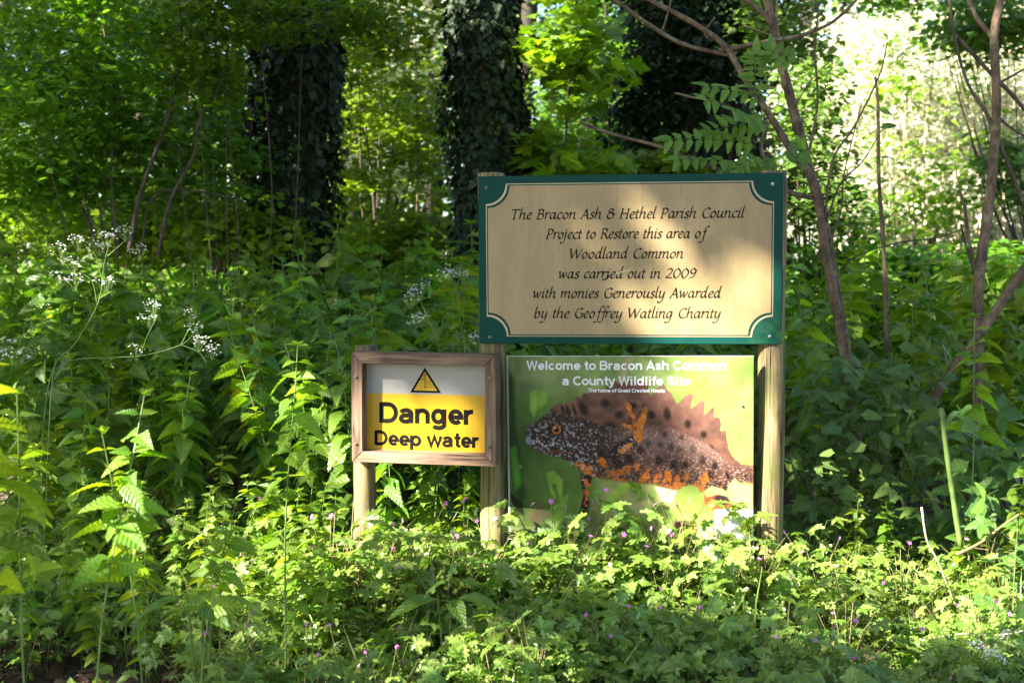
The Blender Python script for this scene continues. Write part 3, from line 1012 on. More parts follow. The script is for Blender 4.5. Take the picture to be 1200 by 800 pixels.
    # the newt
    crest = [(205, 270), (225, 255), (245, 240), (268, 241), (290, 237), (316, 224), (322, 211), (334, 220), (350, 197), (362, 203), (376, 184), (392, 198), (408, 180), (424, 192), (440, 170), (452, 176), (470, 150), (488, 163), (512, 154), (545, 149),
             (580, 152), (600, 160), (607, 208), (616, 206), (636, 180), (662, 164), (676, 186), (694, 200), (712, 242), (722, 236), (742, 212), (766, 199), (779, 209), (766, 258), (775, 256), (794, 238), (816, 224), (823, 240), (817, 284), (826, 278), (846, 260), (860, 254), (857, 290), (866, 293), (880, 294),
             (886, 320), (880, 346), (890, 346), (905, 341), (907, 380), (914, 412), (924, 434), (937, 450), (962, 474), (1010, 478), (1010, 548), (700, 470), (480, 420), (300, 330)]
    body = [(114, 376), (118, 350), (150, 320), (190, 288), (225, 268), (285, 288), (350, 300), (430, 330), (520, 345), (600, 330), (690, 335), (780, 370), (860, 420), (930, 480), (1010, 490), (1010, 550), (962, 545), (930, 556), (905, 580), (880, 572), (850, 562), (810, 586),
            (780, 576), (745, 566), (700, 578), (640, 561), (560, 551), (480, 546), (420, 536), (370, 530), (340, 511), (310, 490), (285, 471), (250, 455), (210, 446), (170, 433), (140, 416), (118, 396)]
    n1, n2, n3 = noise(9, 11), noise(26, 12), noise(5, 13)
    crestc = srgb((112, 78, 66)) * (.62 + .75 * n2[..., None]) * (.8 + .4 * n1[..., None])
    pink = np.clip((u - 480) / 300, 0, 1) * np.clip(1 - (v - 120) / 260, 0, 1)
    crestc = crestc * (1 - .45 * pink[..., None]) + srgb((150, 112, 104)) * (.45 * pink[..., None])
    cm = soft(crest, 1.3, 3)
    lay(cm, crestc)
    for cx, cy_, rx, ry, a in ((345, 262, 16, 34, -.5), (286, 272, 8, 24, -.3), (310, 268, 6, 24, -.3), (432, 240, 18, 16, 0), (487, 285, 17, 16, 0), (455, 345, 34, 30, .4), (614, 285, 15, 18, 0), (676, 280, 14, 26, -.15), (756, 320, 13, 18, 0), (818, 360, 12, 14, 0),
                               (846, 415, 12, 15, 0), (889, 458, 9, 11, 0), (938, 488, 10, 12, 0), (545, 250, 12, 12, 0), (265, 265, 6, 18, -.4)):
        lay(blob(cx, cy_, rx, ry, a, .4) * cm * .9, (30, 20, 22))
    bodyc = srgb((60, 47, 45)) * (.55 + .9 * n1[..., None])
    bm_ = soft(body, 5, 4)
    br = np.clip((u - 380) / 200, 0, 1) * (1 - np.clip((v - 330) / 170, 0, 1))
    bodyc = bodyc * (1 - .7 * br[..., None]) + srgb((136, 94, 86)) * (.85 * br[..., None])
    lay(bm_, bodyc)
    # fine pale warts, dense on the flanks and the cheek
    warts = np.zeros(u.shape)
    pts = rng.random((2600, 2)) * [880, 330] + [110, 300]
    for x, y in pts:
        if not (112 < x < 1000):
            continue
        den = .25 + .75 * min(1, max(0, (x - 330) / 180)) if x > 330 else (.55 if y > 330 else .3)
        if x > 450 and y < 325 + .1 * (x - 450):
            den *= .35
        if rng.random() > den:
            continue
        i0 = int(np.clip((y - 57) / 712 * (nz - 1), 2, nz - 3))
        j0 = int(np.clip((x - 43) / 966 * (nx - 1), 2, nx - 3))
        rr = 1.5 + 1.9 * rng.random()
        sl_ = (slice(i0 - 2, i0 + 3), slice(j0 - 2, j0 + 3))
        dd = np.hypot(u[sl_] + 43 - x, (v[sl_] + 57 - y))
        warts[sl_] = np.maximum(warts[sl_], np.clip(1.35 - dd / rr, 0, 1) * (.5 + .5 * rng.random()))
    lay(warts * bm_ * .62, (222, 196, 186))
    for cx, cy_, rx, ry, a in ((525, 460, 18, 22, 0), (600, 395, 14, 16, 0), (650, 400, 13, 15, 0), (690, 408, 12, 14, 0), (725, 418, 10, 12, 0), (776, 416, 14, 17, 0), (815, 458, 14, 17, 0), (860, 482, 13, 15, 0), (910, 520, 11, 15, 0), (640, 465, 14, 20, .2), (700, 480, 12, 18, .2), (745, 478, 12, 15, .2),
                               (570, 420, 14, 16, 0), (480, 480, 30, 16, .4), (420, 440, 26, 18, .3), (840, 520, 14, 18, 0), (665, 360, 10, 11, 0), (732, 372, 10, 10, 0)):
        lay(blob(cx, cy_, rx, ry, a, .4) * bm_ * .92, (22, 17, 28))
    # orange belly with dark blotches
    om = np.zeros(u.shape)
    for q in ([(300, 470), (345, 480), (385, 490), (375, 512), (395, 530), (355, 520), (325, 495)], [(393, 462), (420, 452), (440, 470), (434, 492), (405, 484)],
              [(430, 505), (470, 510), (505, 490), (535, 480), (530, 512), (500, 525), (450, 526)], [(500, 540), (560, 548), (620, 556), (560, 556), (520, 550)], [(545, 480), (568, 478), (566, 500), (550, 506)], [(560, 545), (590, 500), (612, 490), (600, 540), (575, 552)],
              [(612, 552), (640, 495), (655, 505), (645, 548), (630, 558)], [(655, 556), (668, 500), (690, 498), (690, 540), (676, 566)], [(690, 572), (705, 520), (722, 515), (730, 545), (750, 556), (740, 570)], [(740, 520), (760, 500), (762, 540), (748, 545)], [(770, 560), (800, 545), (830, 540), (820, 580), (800, 584)],
              [(430, 530), (500, 536), (560, 552), (480, 546)], [(640, 556), (720, 560), (790, 575), (700, 580)], [(800, 530), (830, 500), (836, 530), (815, 560)]):
        om = np.maximum(om, soft(q, 3, 9))
    mott = np.clip((noise(7, 71) * .6 + noise(15, 72) * .5 - .2) * 6, 0, 1)
    lay(om * bm_ * mott * .95, srgb((214, 118, 48)) * (.55 + .8 * noise(5, 73)[..., None]))
    gran = np.clip((noise(4, 74) - .62) * 5, 0, 1)
    belly = np.clip((v - 330) / 160, 0, 1) * np.clip((u - 300) / 80, 0, 1)
    lay(gran * bm_ * belly * .5, (206, 132, 84))
    lay(np.clip((noise(5, 75) - .6) * 4, 0, 1) * bm_ * .5, (20, 14, 18))
    # the round of the body in the picture: paler back, darker flank fold
    lay(np.clip(1 - np.abs(v - 300 - .14 * (u - 400)) / 60, 0, 1) * bm_ * np.clip((u - 400) / 150, 0, 1) * .22, (190, 160, 150))
    # head: white flecked cheek, mouth line, eye
    fl = ((noise(7, 21, 1.3) > .66) & (u + 43 < 400) & (v + 57 > 318)).astype(float)
    lay(fl * bm_ * .45, (196, 192, 200))
    fl2 = ((noise(6, 22) > .72) & (u + 43 < 330) & (v + 57 < 330)).astype(float)
    lay(fl2 * bm_ * .35, (170, 150, 150))
    lay(blob(122, 388, 10, 20, .3) * bm_ * .7, (150, 164, 190))
    for x in range(135, 300, 13):
        lay(blob(x + 5 * sin(x), 384 + 14 * sin((x - 130) / 60) + (x - 130) * .12 + 7 * sin(x * 2.3), 2.6, 5 + 3 * sin(x * 1.7), .15 + .5 * sin(x)) * bm_ * .7, (214, 208, 214))
    lay(soft([(130, 400), (200, 428), (300, 432), (300, 437), (200, 434), (130, 405)], 1.5) * .7, (120, 70, 40))
    lay(blob(236, 346, 34, 27, 0, .3) * .9, (26, 20, 20))
    lay(blob(238, 345, 17, 17, 0, .2), (206, 122, 44))
    lay(blob(238, 345, 11.5, 11.5, 0, .25), (14, 10, 12))
    lay(blob(233, 339, 3, 3), (230, 230, 230))
    # raised arm and hand
    lay(soft([(440, 440), (470, 405), (520, 375), (556, 352), (572, 392), (530, 420), (480, 458), (452, 462)], 4, 5) * .9, (44, 34, 36))
    org = srgb((214, 126, 48)) * (.7 + .6 * n1[..., None])
    for q in ([(480, 424), (520, 398), (540, 392), (530, 420), (490, 440)], [(538, 350), (552, 318), (572, 312), (584, 330), (578, 385), (560, 398), (546, 380)], [(548, 335), (530, 290), (514, 250), (518, 237), (530, 240), (540, 275), (562, 318)],
              [(566, 320), (574, 290), (580, 258), (590, 249), (599, 258), (594, 290), (584, 330)], [(545, 345), (515, 338), (498, 326), (504, 318), (530, 326), (552, 330)], [(556, 325), (566, 295), (576, 297), (574, 330)]):
        lay(soft(q, 2.2, 7) * (.55 + .45 * (noise(6, 33) > .3)), org)
    spots = (noise(9, 31) > .6).astype(float)
    lay(spots * (soft([(480, 424), (540, 385), (600, 240), (515, 235), (500, 330), (540, 350)], 3)) * .55, (50, 32, 30))
    lay((noise(5, 32) > .8) * soft([(450, 440), (545, 365), (575, 390), (470, 455)], 3) * .8, (220, 214, 214))
    # front leg
    lay(soft([(333, 515), (378, 528), (374, 590), (366, 640), (352, 690), (328, 688), (335, 640), (342, 600), (334, 560)], 3.5, 5), (48, 36, 36))
    lay(soft([(348, 540), (374, 545), (370, 600), (360, 640), (348, 690), (336, 684), (350, 620)], 3, 6) * (noise(12, 41) > .38), (216, 104, 46))
    lay((noise(5, 42) > .8) * soft([(333, 515), (350, 520), (345, 600), (335, 600)], 2) * .8, (210, 200, 200))
    # hind leg, leaves and stalk in front of it
    lay(soft([(815, 588), (850, 585), (900, 600), (932, 636), (900, 650), (850, 655), (822, 640)], 4, 5), (206, 98, 58))
    lay(blob(888, 615, 34, 24, .3, .3), (62, 40, 52))
    lay(soft([(700, 700), (790, 698), (812, 715), (800, 752), (710, 748)], 5, 6), (70, 46, 50))
    lay(soft([(770, 705), (815, 698), (812, 740), (780, 742)], 4), (204, 118, 68))
    lg = (.86 + .28 * noise(22, 51, 1.6))[..., None]
    for q, c in (([(708, 668), (712, 600), (735, 566), (765, 557), (795, 566), (808, 610), (815, 668), (760, 672)], (160, 184, 88)), ([(815, 585), (845, 562), (890, 572), (912, 600), (870, 592), (830, 605)], (176, 194, 118)),
                 ([(912, 560), (938, 532), (960, 552), (1003, 560), (1003, 640), (950, 645), (918, 610)], (176, 200, 116)), ([(670, 672), (830, 672), (838, 692), (670, 698)], (168, 194, 106)), ([(812, 650), (842, 645), (850, 690), (820, 694)], (140, 180, 104)),
                 ([(560, 690), (650, 640), (705, 660), (690, 700), (600, 740)], (150, 176, 84))):
        lay(soft(q, 3), srgb(c) * lg)
    # the pale strip with small print and the blank white box
    img *= (.94 + .12 * noise(4, 61))[..., None]
    lay(soft([(43, 733), (860, 733), (860, 769), (43, 769)], 3) * .35, (150, 150, 120))
    lay(soft([(861, 652), (1009, 652), (1009, 769), (861, 769)], 1.2), (245, 245, 240))
    lay(soft([(40, 54), (48, 54), (48, 772), (40, 772)], 1) * .6, (210, 206, 190))
    return np.clip(img * .62 + np.array([.003, .004, .003]), 0, 1)


NX, NZ = 420, 310
pim = paint_poster(NX, NZ)
gx, gz = np.meshgrid(np.linspace(-PW / 2 + .001, PW / 2 - .001, NX), np.linspace(PH / 2 - .001, -PH / 2 + .001, NZ))
mb = MB()
i, j = np.meshgrid(np.arange(NZ - 1), np.arange(NX - 1), indexing='ij')
k = (i * NX + j).ravel()
mb.add(np.stack([gx.ravel(), 0 * gx.ravel() - .0004, gz.ravel()], 1), [np.stack([k, k + NX, k + NX + 1, k + 1], 1)])
me = mb.mesh('print')
ca_ = me.color_attributes.new('print', 'FLOAT_COLOR', 'POINT')
ca_.data.foreach_set('color', np.concatenate([pim.reshape(-1, 3), np.ones((NX * NZ, 1))], 1).astype(np.float32).ravel())
m, nt, b = newmat('printed_photograph')
at_ = nd(nt, 'ShaderNodeVertexColor', layer_name='print')
nt.links.new(at_.outputs[0], b.inputs['Base Color'])
b.inputs['Roughness'].default_value = .33
b.inputs['Specular IOR Level'].default_value = .15
on_board(link('print', me, m, poster), PB)
M_POSTERWHITE = plain('poster_white_print', (.6, .6, .62), .4, vary=.05)
mb = MB()
for s, a, b2, y, cap in (('Welcome to Bracon Ash Common', 618, 850.5, 433.2, 10.6), ('a County Wildlife Site', 660, 808, 451.2, 10.6), ('The home of Great Crested Newts', 689.5, 779, 459.6, 4.6)):
    x0, z0 = PB.loc(a, y)
    x1, z1 = PB.loc(b2, y)
    kk = 3.9 / FPX
    write_line(mb, s, SANS, x0, x1, (z0 + z1) / 2, cap * kk, cap * kk * .19, .0012)
on_board(mb.build('title', M_POSTERWHITE, poster), PB)
mb = MB()
x0, z0 = PB.loc(600.5, 624.2)
x1, z1 = PB.loc(625.5, 624.4)
write_line(mb, 'Cared for', SANS, x0, x1, z0, 4.0 * .0026, .0018, .0012)
on_board(mb.build('small_print', M_INK, poster), PB)
for px, py in ((606, 477.4), (609.5, 546.4), (870, 475.5), (872, 556)):
    x, zz = PB.loc(px, py)
    on_board(screw(poster, x, zz, .0006, .0034, M_SCREW), PB)

# ------------------------------------------------------------------ ground
def make_ground():
    mb = MB()
    xs = np.concatenate([np.linspace(-60, -6, 28), np.linspace(-5.8, 5.8, 120), np.linspace(6, 60, 28)])
    ys = np.concatenate([np.linspace(-40, 1.5, 22), np.linspace(1.7, 10, 90), np.linspace(10.5, 90, 40)])
    X, Yy = np.meshgrid(xs, ys)
    Z = ground(X, Yy) + .012 * np.sin(9 * X + 4 * Yy) * np.sin(7 * Yy - 3 * X)
    ny, nx = X.shape
    i, j = np.meshgrid(np.arange(ny - 1), np.arange(nx - 1), indexing='ij')
    k = (i * nx + j).ravel()
    mb.add(np.stack([X.ravel(), Yy.ravel(), Z.ravel()], 1), [np.stack([k, k + 1, k + nx + 1, k + nx], 1)])
    m, nt, b = newmat('woodland_soil')
    tc = nd(nt, 'ShaderNodeTexCoord')
    n1 = nd(nt, 'ShaderNodeTexNoise', i_Scale=6.0, i_Detail=8.0, i_Roughness=.7)
    n2 = nd(nt, 'ShaderNodeTexVoronoi', i_Scale=26.0)
    for n in (n1, n2):
        nt.links.new(tc.outputs['Object'], n.inputs['Vector'])
    c = ramp(nt, n1.outputs[0], [(.3, (.03, .02, .013)), (.5, (.07, .045, .03)), (.7, (.12, .08, .05))])
    c = mix(nt, .5, c, ramp(nt, n2.outputs[0], [(.1, (1.5, 1.35, 1.2)), (.5, (.5, .5, .5))]), 'MULTIPLY')
    nt.links.new(c, b.inputs['Base Color'])
    b.inputs['Roughness'].default_value = .9
    bp = nd(nt, 'ShaderNodeBump', i_Strength=.8, i_Distance=.03)
    nt.links.new(n1.outputs[0], bp.inputs['Height'])
    nt.links.new(bp.outputs[0], b.inputs['Normal'])
    o = mb.build('ground', m, None, True)
    tag(o, 'brown woodland soil under the plants', None, None, 'structure')


make_ground()


def rand_dirs(rng, n, elev=(-.3, .2), az=None):
    a = rng.random(n) * 2 * pi if az is None else az
    e = rng.uniform(*elev, n)
    return np.stack([np.cos(a) * np.cos(e), np.sin(a) * np.cos(e), np.sin(e)], 1)


def ups(rng, n, tilt=.35, lean=.3):
    return unit(np.array([0, -lean, 1.0]) + rng.normal(size=(n, 3)) * tilt)


def litter():
    rng = np.random.default_rng(5)
    n = 9000
    p = np.stack([rng.uniform(-4, 4, n), 2.4 + rng.random(n) ** 1.4 * 7, np.zeros(n)], 1)
    p[:, 2] = ground(p[:, 0], p[:, 1]) + .008 + .02 * rng.random(n)
    mb = MB()
    mb.inst(T_OVAL2, frames(rand_dirs(rng, n, (-.3, .5)), ups(rng, n, .7), rng.uniform(.03, .075, n)), p)
    o = mb.build('leaf_litter', leafmat('dry_leaves', [(.07, .04, .025), (.14, .08, .045), (.22, .13, .08), (.3, .2, .14)], trans=.1, rough=.7, spec=.2))
    tag(o, 'brown dead leaves lying on the soil', None, None, 'stuff')


litter()


# ------------------------------------------------------------------ herbs: a carpet no one could count, and the flowering plants that stand out of it
def herb_height(x, y):
    return .2 + .07 * wob(x, y, 1.6, 1.0) + .05 * np.sin(5 * x + 1) * np.sin(6 * y)


T_GRASS = strip_leaf([0, .4, .75, 1], [.012, .014, .009, .001], droop=.5, fold=.3)


def herb_carpet():
    rng = np.random.default_rng(11)
    mb, ms = MB(), MB()
    n = 36000
    x = rng.uniform(-2.4, 2.5, n)
    y = 2.55 + rng.random(n) * 2.3
    bare = wob(x, y, 1.1, 2.2) + 1.2 * np.exp(-((x + 1.1) ** 2 / .06 + (y - 3.25) ** 2 / .12)) + 1.1 * np.exp(-((x + 1.0) ** 2 / .1 + (y - 3.0) ** 2 / .05))
    keep = rng.random(n) > np.clip(bare - .15, 0, .97)
    keep &= ~((np.abs(x + .27) < .26) & (np.abs(y - 3.86) < .1)) & ~((np.abs(x - .36) < .5) & (np.abs(y - 3.93) < .05))
    x, y = x[keep], y[keep]
    n = len(x)
    hmax = np.clip(herb_height(x, y), .05, .4)
    z = ground(x, y) + hmax * (.25 + .75 * rng.random(n) ** .6)
    p = np.stack([x, y, z], 1)
    sc = .024 + .044 * rng.random(n) ** 1.5
    az = rng.random(n) * 2 * pi
    d = rand_dirs(rng, n, (-.45, .35), az)
    which = rng.integers(0, 3, n)
    odd = rng.random(n)
    s = odd < .26
    mb.inst(T_OVAL, frames(d[s], ups(rng, s.sum(), .45, .6), sc[s] * rng.uniform(.5, .9, s.sum())), p[s])
    s = (odd > .26) & (odd < .42)
    mb.inst(T_NETTLE[0], frames(d[s], ups(rng, s.sum(), .45, .6), sc[s] * rng.uniform(.8, 1.7, s.sum())), p[s])
    s = (odd > .42) & (odd < .48)
    gd = unit(rng.normal(size=(s.sum(), 3)) * [.5, .5, .1] + [0, 0, .8])
    mb.inst(T_GRASS, frames(gd, ups(rng, s.sum(), .5, 1.0), rng.uniform(.14, .3, s.sum())), np.stack([x[s], y[s], ground(x[s], y[s])], 1))
    for k in range(3):
        s = (which == k) & (odd > .48)
        mb.inst(T_HERB[k], frames(d[s], ups(rng, s.sum(), .45, .6), sc[s]), p[s])
    mb.build('foliage_tmp', M_HERB)
    o = bpy.data.objects['foliage_tmp']
    o.name = 'ground_cover'
    tag(o, 'low carpet of finely cut green herb leaves in front of the signs', None, None, 'stuff')
    # stalks
    q = rng.random(n) < .18
    for P, dd, zz in zip(p[q], d[q], z[q]):
        g0 = np.array([P[0] - dd[0] * .05, P[1] - dd[1] * .05, ground(P[0], P[1])])
        mid = (g0 + P) / 2 + np.array([dd[0], dd[1], 0]) * -.01
        tube(ms, np.array([g0, mid, P]), .0008, 3, False)
    o2 = ms.build('stalks', M_REDSTEM, o)


herb_carpet()

petal = strip_leaf([0, .6, 1], [.06, .3, .16], droop=.1, fold=.05)
T_FLOWER5 = merge([moved(petal, k * 2 * pi / 5) for k in range(5)])


def herb_variant(seed, flowers):
    rng = np.random.default_rng(seed)
    st, lf, fl = MB(), MB(), []
    n = 12
    for i in range(n):
        a, h = i * 2.4 + rng.normal() * .3, rng.uniform(.16, .34)
        out = rng.uniform(.03, .14)
        tip = np.array([cos(a) * out, sin(a) * out, h])
        P = smoothline([np.zeros(3), tip * [.35, .35, .6], tip], 3)
        tube(st, P, np.linspace(.0013, .0008, len(P)), 4, False)
        d = unit([cos(a), sin(a), rng.uniform(-.3, .3)])[None]
        lf.inst(T_HERB[i % 3], frames(d, ups(rng, 1, .35, .7), np.array([rng.uniform(.045, .078)])), tip[None])
        for m_ in range(2):
            q = P[len(P) // 2 + m_]
            aa = a + rng.normal() * 1.2
            lf.inst(T_HERB[(i + m_) % 3], frames(unit([cos(aa), sin(aa), .1])[None], ups(rng, 1, .3), np.array([rng.uniform(.04, .06)])), q[None])
    for i in range(flowers):
        a, h, out = rng.random() * 6.28, rng.uniform(.26, .4), rng.uniform(.02, .13)
        tip = np.array([cos(a) * out, sin(a) * out, h])
        tube(st, smoothline([np.zeros(3), tip * [.3, .3, .6], tip], 3), .0009, 3, False)
        fl.append(MB())
        fl[-1].inst(T_FLOWER5, frames(rand_dirs(rng, 1, (.1, .8)), unit(np.array([[0, -.8, .5]]) + rng.normal(size=(1, 3)) * .3), np.array([.0065])), tip[None])
    return st, lf, fl


HERBS = []
HG = 'flowering herbs among the ground cover before the signs'
HL = 'small cut-leaved herb with tiny pink flowers in the low carpet before the signs'
for v in range(6):
    t = thing('herb_robert', HL, 'plant', group=HG)
    st, lf, fl = herb_variant(50 + v, 1 + v % 2)
    st.build('stems', M_REDSTEM, t)
    lf.build('leaves', M_HERB, t)
    for f1 in fl:
        f1.build('flower', M_PINK, t)
    HERBS.append(t)
rng = np.random.default_rng(21)
spots = []
for px in np.arange(600, 900, 13.0):          # the row that overlaps the foot of the poster
    spots.append((px + rng.normal() * 6, 3.72 + rng.normal() * .04))
spots += [(px + rng.normal() * 5, 3.66 + rng.normal() * .05) for px in np.arange(385, 615, 11.0)]
spots += [(px, Y) for px, Y in zip(rng.uniform(230, 1190, 95), rng.uniform(2.9, 4.05, 95))]
used = set()
k = 0
for px, Y in spots:
    x = (px - 600) / FPX * Y
    if (abs(x + .27) < .28 and abs(Y - 3.86) < .12) or (abs(x - .36) < .5 and abs(Y - 3.93) < .09):
        continue
    v = int(rng.integers(0, 6))
    loc = (x, Y, float(ground(x, Y)))
    s = rng.uniform(1.0, 1.4) if k < 24 else rng.uniform(.85, 1.25) if k < 45 else rng.uniform(.75, 1.1)
    k += 1
    if v not in used:
        used.add(v)
        t = HERBS[v]
        t.location, t.rotation_euler, t.scale = loc, (0, 0, rng.random() * 6.28), (s, s, s)
    else:
        copy_tree(HERBS[v], loc, (rng.normal() * .08, rng.normal() * .08, rng.random() * 6.28), (s, s, s), HL, HG)


# ------------------------------------------------------------------ stinging nettles
def nettle_variant(seed, h=1.0, pairs=10, big=.11, tpls=T_NETTLE, start=.22, droop=(-.85, -.05)):
    rng = np.random.default_rng(seed)
    st, lf = MB(), MB()
    bend = rng.normal(size=2) * .06
    ts = np.linspace(0, 1, 9)
    P = np.stack([bend[0] * ts ** 2 + .006 * np.sin(9 * ts), bend[1] * ts ** 2, ts * h], 1)
    tube(st, P, np.linspace(.0034, .0014, 9), 5, False)
    a0 = rng.random() * 6.28
    for i in range(pairs):
        f = start + (1 - start) * (i / (pairs - 1)) ** .85
        q = np.array([np.interp(f, ts, P[:, 0]), np.interp(f, ts, P[:, 1]), f * h])
        L = big * (np.interp(f, [0, .3, .6, .85, .94, 1], [.6, .85, 1.0, .95, .6, .3])) * rng.uniform(.85, 1.15)
        up = .75 * max(0, f - .8) / .2
        for s in (0, pi):
            a = a0 + (i % 2) * pi / 2 + s + rng.normal() * .25
            e = rng.uniform(*droop) * (1.15 - .7 * f) + up * .6
            d = np.array([[cos(a) * cos(e), sin(a) * cos(e), sin(e)]])
            lf.inst(tpls[int(rng.integers(0, len(tpls)))], frames(d, ups(rng, 1, .32, .75), np.array([L * rng.uniform(.85, 1.1)])), q[None])
            if rng.random() < .7 and f < .9:
                lf.inst(tpls[0], frames(unit(d + [[0, 0, .4]]), ups(rng, 1, .3), np.array([L * .6])), q[None] + [[0, 0, .01]])
    for s in range(4):
        a = a0 + s * pi / 2
        d = unit([[cos(a), sin(a), .9]])
        lf.inst(tpls[1], frames(d, ups(rng, 1, .2), np.array([big * .25])), P[-1][None])
    return st, lf


def nettle_proto(seed, mat, label, group, **kw):
    t = thing('stinging_nettle', label, 'nettle', group=group)
    st, lf = nettle_variant(seed, **kw)
    st.build('stem', M_STEM, t)
    lf.build('leaves', mat, t)
    return t


class Bed:
    """scatters copies of a few prototypes; the prototypes themselves take the first places"""

    def __init__(s, protos):
        s.p, s.used = protos, set()

    def put(s, v, loc, rot, sc, label, group):
        t = s.p[v]
        if v not in s.used:
            s.used.add(v)
            t.location, t.rotation_euler, t.scale = loc, rot, (sc, sc, sc)
            tag(t, label, None, group)
            if not group and 'group' in t:
                del t['group']
            return t
        return copy_tree(t, loc, rot, (sc, sc, sc), label, group)


NET = Bed([nettle_proto(100 + v, M_NETTLE, 'x', None, pairs=14 + v % 4, big=.135 + .012 * (v % 4), h=1.0) for v in range(9)])
YNG = Bed([nettle_proto(200 + v, M_YOUNG, 'x', None, pairs=13 + v % 3, big=.125 + .014 * (v % 3), h=1.0, droop=(-.6, .25), start=.12) for v in range(6)])
rng = np.random.default_rng(31)


def scatter(bed, n, xr, yr, height, label, group, mind=.13, ok=None):
    pts = []
    tries = 0
    while len(pts) < n and tries < n * 60:
        tries += 1
        y = yr[0] + (yr[1] - yr[0]) * rng.random() ** .9
        x = xr[0](y) + (xr[1](y) - xr[0](y)) * rng.random()
        if ok and not ok(x, y):
            continue
        if pts and min((x - a) ** 2 + (y - b2) ** 2 for a, b2 in pts) < mind ** 2:
            continue
        pts.append((x, y))
        h = height(x, y) * rng.uniform(.82, 1.12)
        bed.put(int(rng.integers(0, len(bed.p))), (x, y, float(ground(x, y)) - .01), (rng.normal() * .07, rng.normal() * .07, rng.random() * 6.28), h, label, group)


px2x = lambda px, y: (px - 600) / FPX * y
scatter(NET, 175, (lambda y: px2x(-60, y), lambda y: px2x(575, y)), (4.25, 7.6), lambda x, y: .80 + .115 * (y - 4.3) + .08 * wob(x, y, 1.3),
        'tall dark stinging nettle in the dense bed behind and left of the danger sign', 'nettles in the bed behind the danger sign')
scatter(NET, 62, (lambda y: px2x(925, y), lambda y: px2x(1260, y)), (5.0, 7.8), lambda x, y: .85 + .11 * (y - 5) + .1 * wob(x, y, 1.3),
        'stinging nettle in the shaded bed right of the notice board', 'nettles in the bed right of the board')
scatter(NET, 26, (lambda y: px2x(600, y), lambda y: px2x(890, y)), (4.5, 6.5), lambda x, y: .72 + .06 * (y - 4.5),
        'stinging nettle standing behind the notice board and its poster', 'nettles behind the notice board', .16)
scatter(YNG, 34, (lambda y: px2x(-20, y), lambda y: px2x(395, y)), (3.35, 4.3), lambda x, y: .40 + .12 * wob(x, y, 2) + .13 * (y - 3.3),
        'short young nettle among the herbs in front of the nettle bed', 'short nettles in front of the bed', .13)
scatter(YNG, 10, (lambda y: px2x(415, y), lambda y: px2x(570, y)), (4.15, 4.5), lambda x, y: .42,
        'short young nettle seen below the danger sign', 'short nettles below the danger sign', .13)
scatter(YNG, 12, (lambda y: px2x(930, y), lambda y: px2x(1210, y)), (3.9, 4.5), lambda x, y: .38 + .1 * wob(x, y, 2),
        'short nettle among the brambles right of the posts', 'short nettles among the brambles', .15)
scatter(YNG, 16, (lambda y: px2x(950, y), lambda y: px2x(1215, y)), (5.0, 6.6), lambda x, y: .98 + .1 * (y - 5),
        'taller light green nettle above the shaded bed right of the notice board', 'taller nettles right of the board', .25)
scatter(YNG, 16, (lambda y: px2x(30, y), lambda y: px2x(560, y)), (4.3, 6.0), lambda x, y: .86 + .1 * (y - 4.3),
        'light green nettle standing a little above the dark bed left of the signs', 'lighter nettles in the left bed', .25)
BIG = Bed([nettle_proto(230 + v, M_YOUNG, 'x', None, pairs=8, big=.1 + .008 * (v % 3), h=1.0, droop=(-.7, .3), start=.64) for v in range(6)])
# single nettles that stand out
for px, py, Y, v, lab in ((28, 462, 2.45, 0, 'big sunlit yellow-green nettle at the left edge of the frame, broad leaf hanging'), (92, 470, 2.6, 1, 'second large sunlit nettle from the left edge, leaves spread flat'),
                          (-12, 430, 2.3, 2, 'large nettle cut off by the left edge beside white blossom'), (165, 505, 2.75, 3, 'large nettle with pale ribbed leaves left of the sunlit tall nettle'),
                          (330, 405, 3.35, 4, 'thin tall nettle with glowing yellow top left of the danger sign'), (230, 585, 2.9, 5, 'low nettle with yellow leaves below the cow parsley'),
                          (1140, 372, 3.95, 0, 'tall light green nettle before the leaning branch at the right'), (1192, 520, 3.6, 3, 'nettle at the right edge among the brambles'),
                          (985, 395, 4.5, 5, 'pale green nettle rising beside the reddish sapling trunk')):
    P = at(px, py, Y)
    g0 = float(ground(P[0], P[1]))
    BIG.put(v, (P[0], P[1], g0), (rng.normal() * .04, rng.normal() * .04, rng.random() * 6.28), max(.25, P[2] - g0), lab, None)
for t in NET.p + YNG.p + BIG.p:
    assert t['label'] != 'x'

# ------------------------------------------------------------------ shrubs, saplings and trees
def clump_leaves(mb, C, R, per, tpl, size, rng, flat=.55, elev=(-.5, .15), tilt=.35, up=None):
    """leaves gathered in clumps C with half-axes R"""
    n = len(C) * per
    c = np.repeat(np.arange(len(C)), per)
    q = rng.normal(size=(n, 3)) * .5
    q[:, 2] *= flat
    p = C[c] + q * R[c]
    s = size * rng.uniform(.65, 1.25, n)
    mb.inst(tpl, frames(rand_dirs(rng, n, elev), ups(rng, n, tilt), s), p)


def px_clumps(rng, specs):
    """clump centres filling ellipses given in the photograph: (px, py, Y, half width px, half height px, depth m, how many)"""
    C = []
    for px, py, Y, rx, ry, dz, n in specs:
        a = rng.normal(size=(n, 3))
        a = unit(a) * (rng.random((n, 1)) ** (1 / 2.4))
        k = Y / FPX
        C.append(at(px, py, Y) + a * [rx * k, dz, ry * k])
    return np.vstack(C)


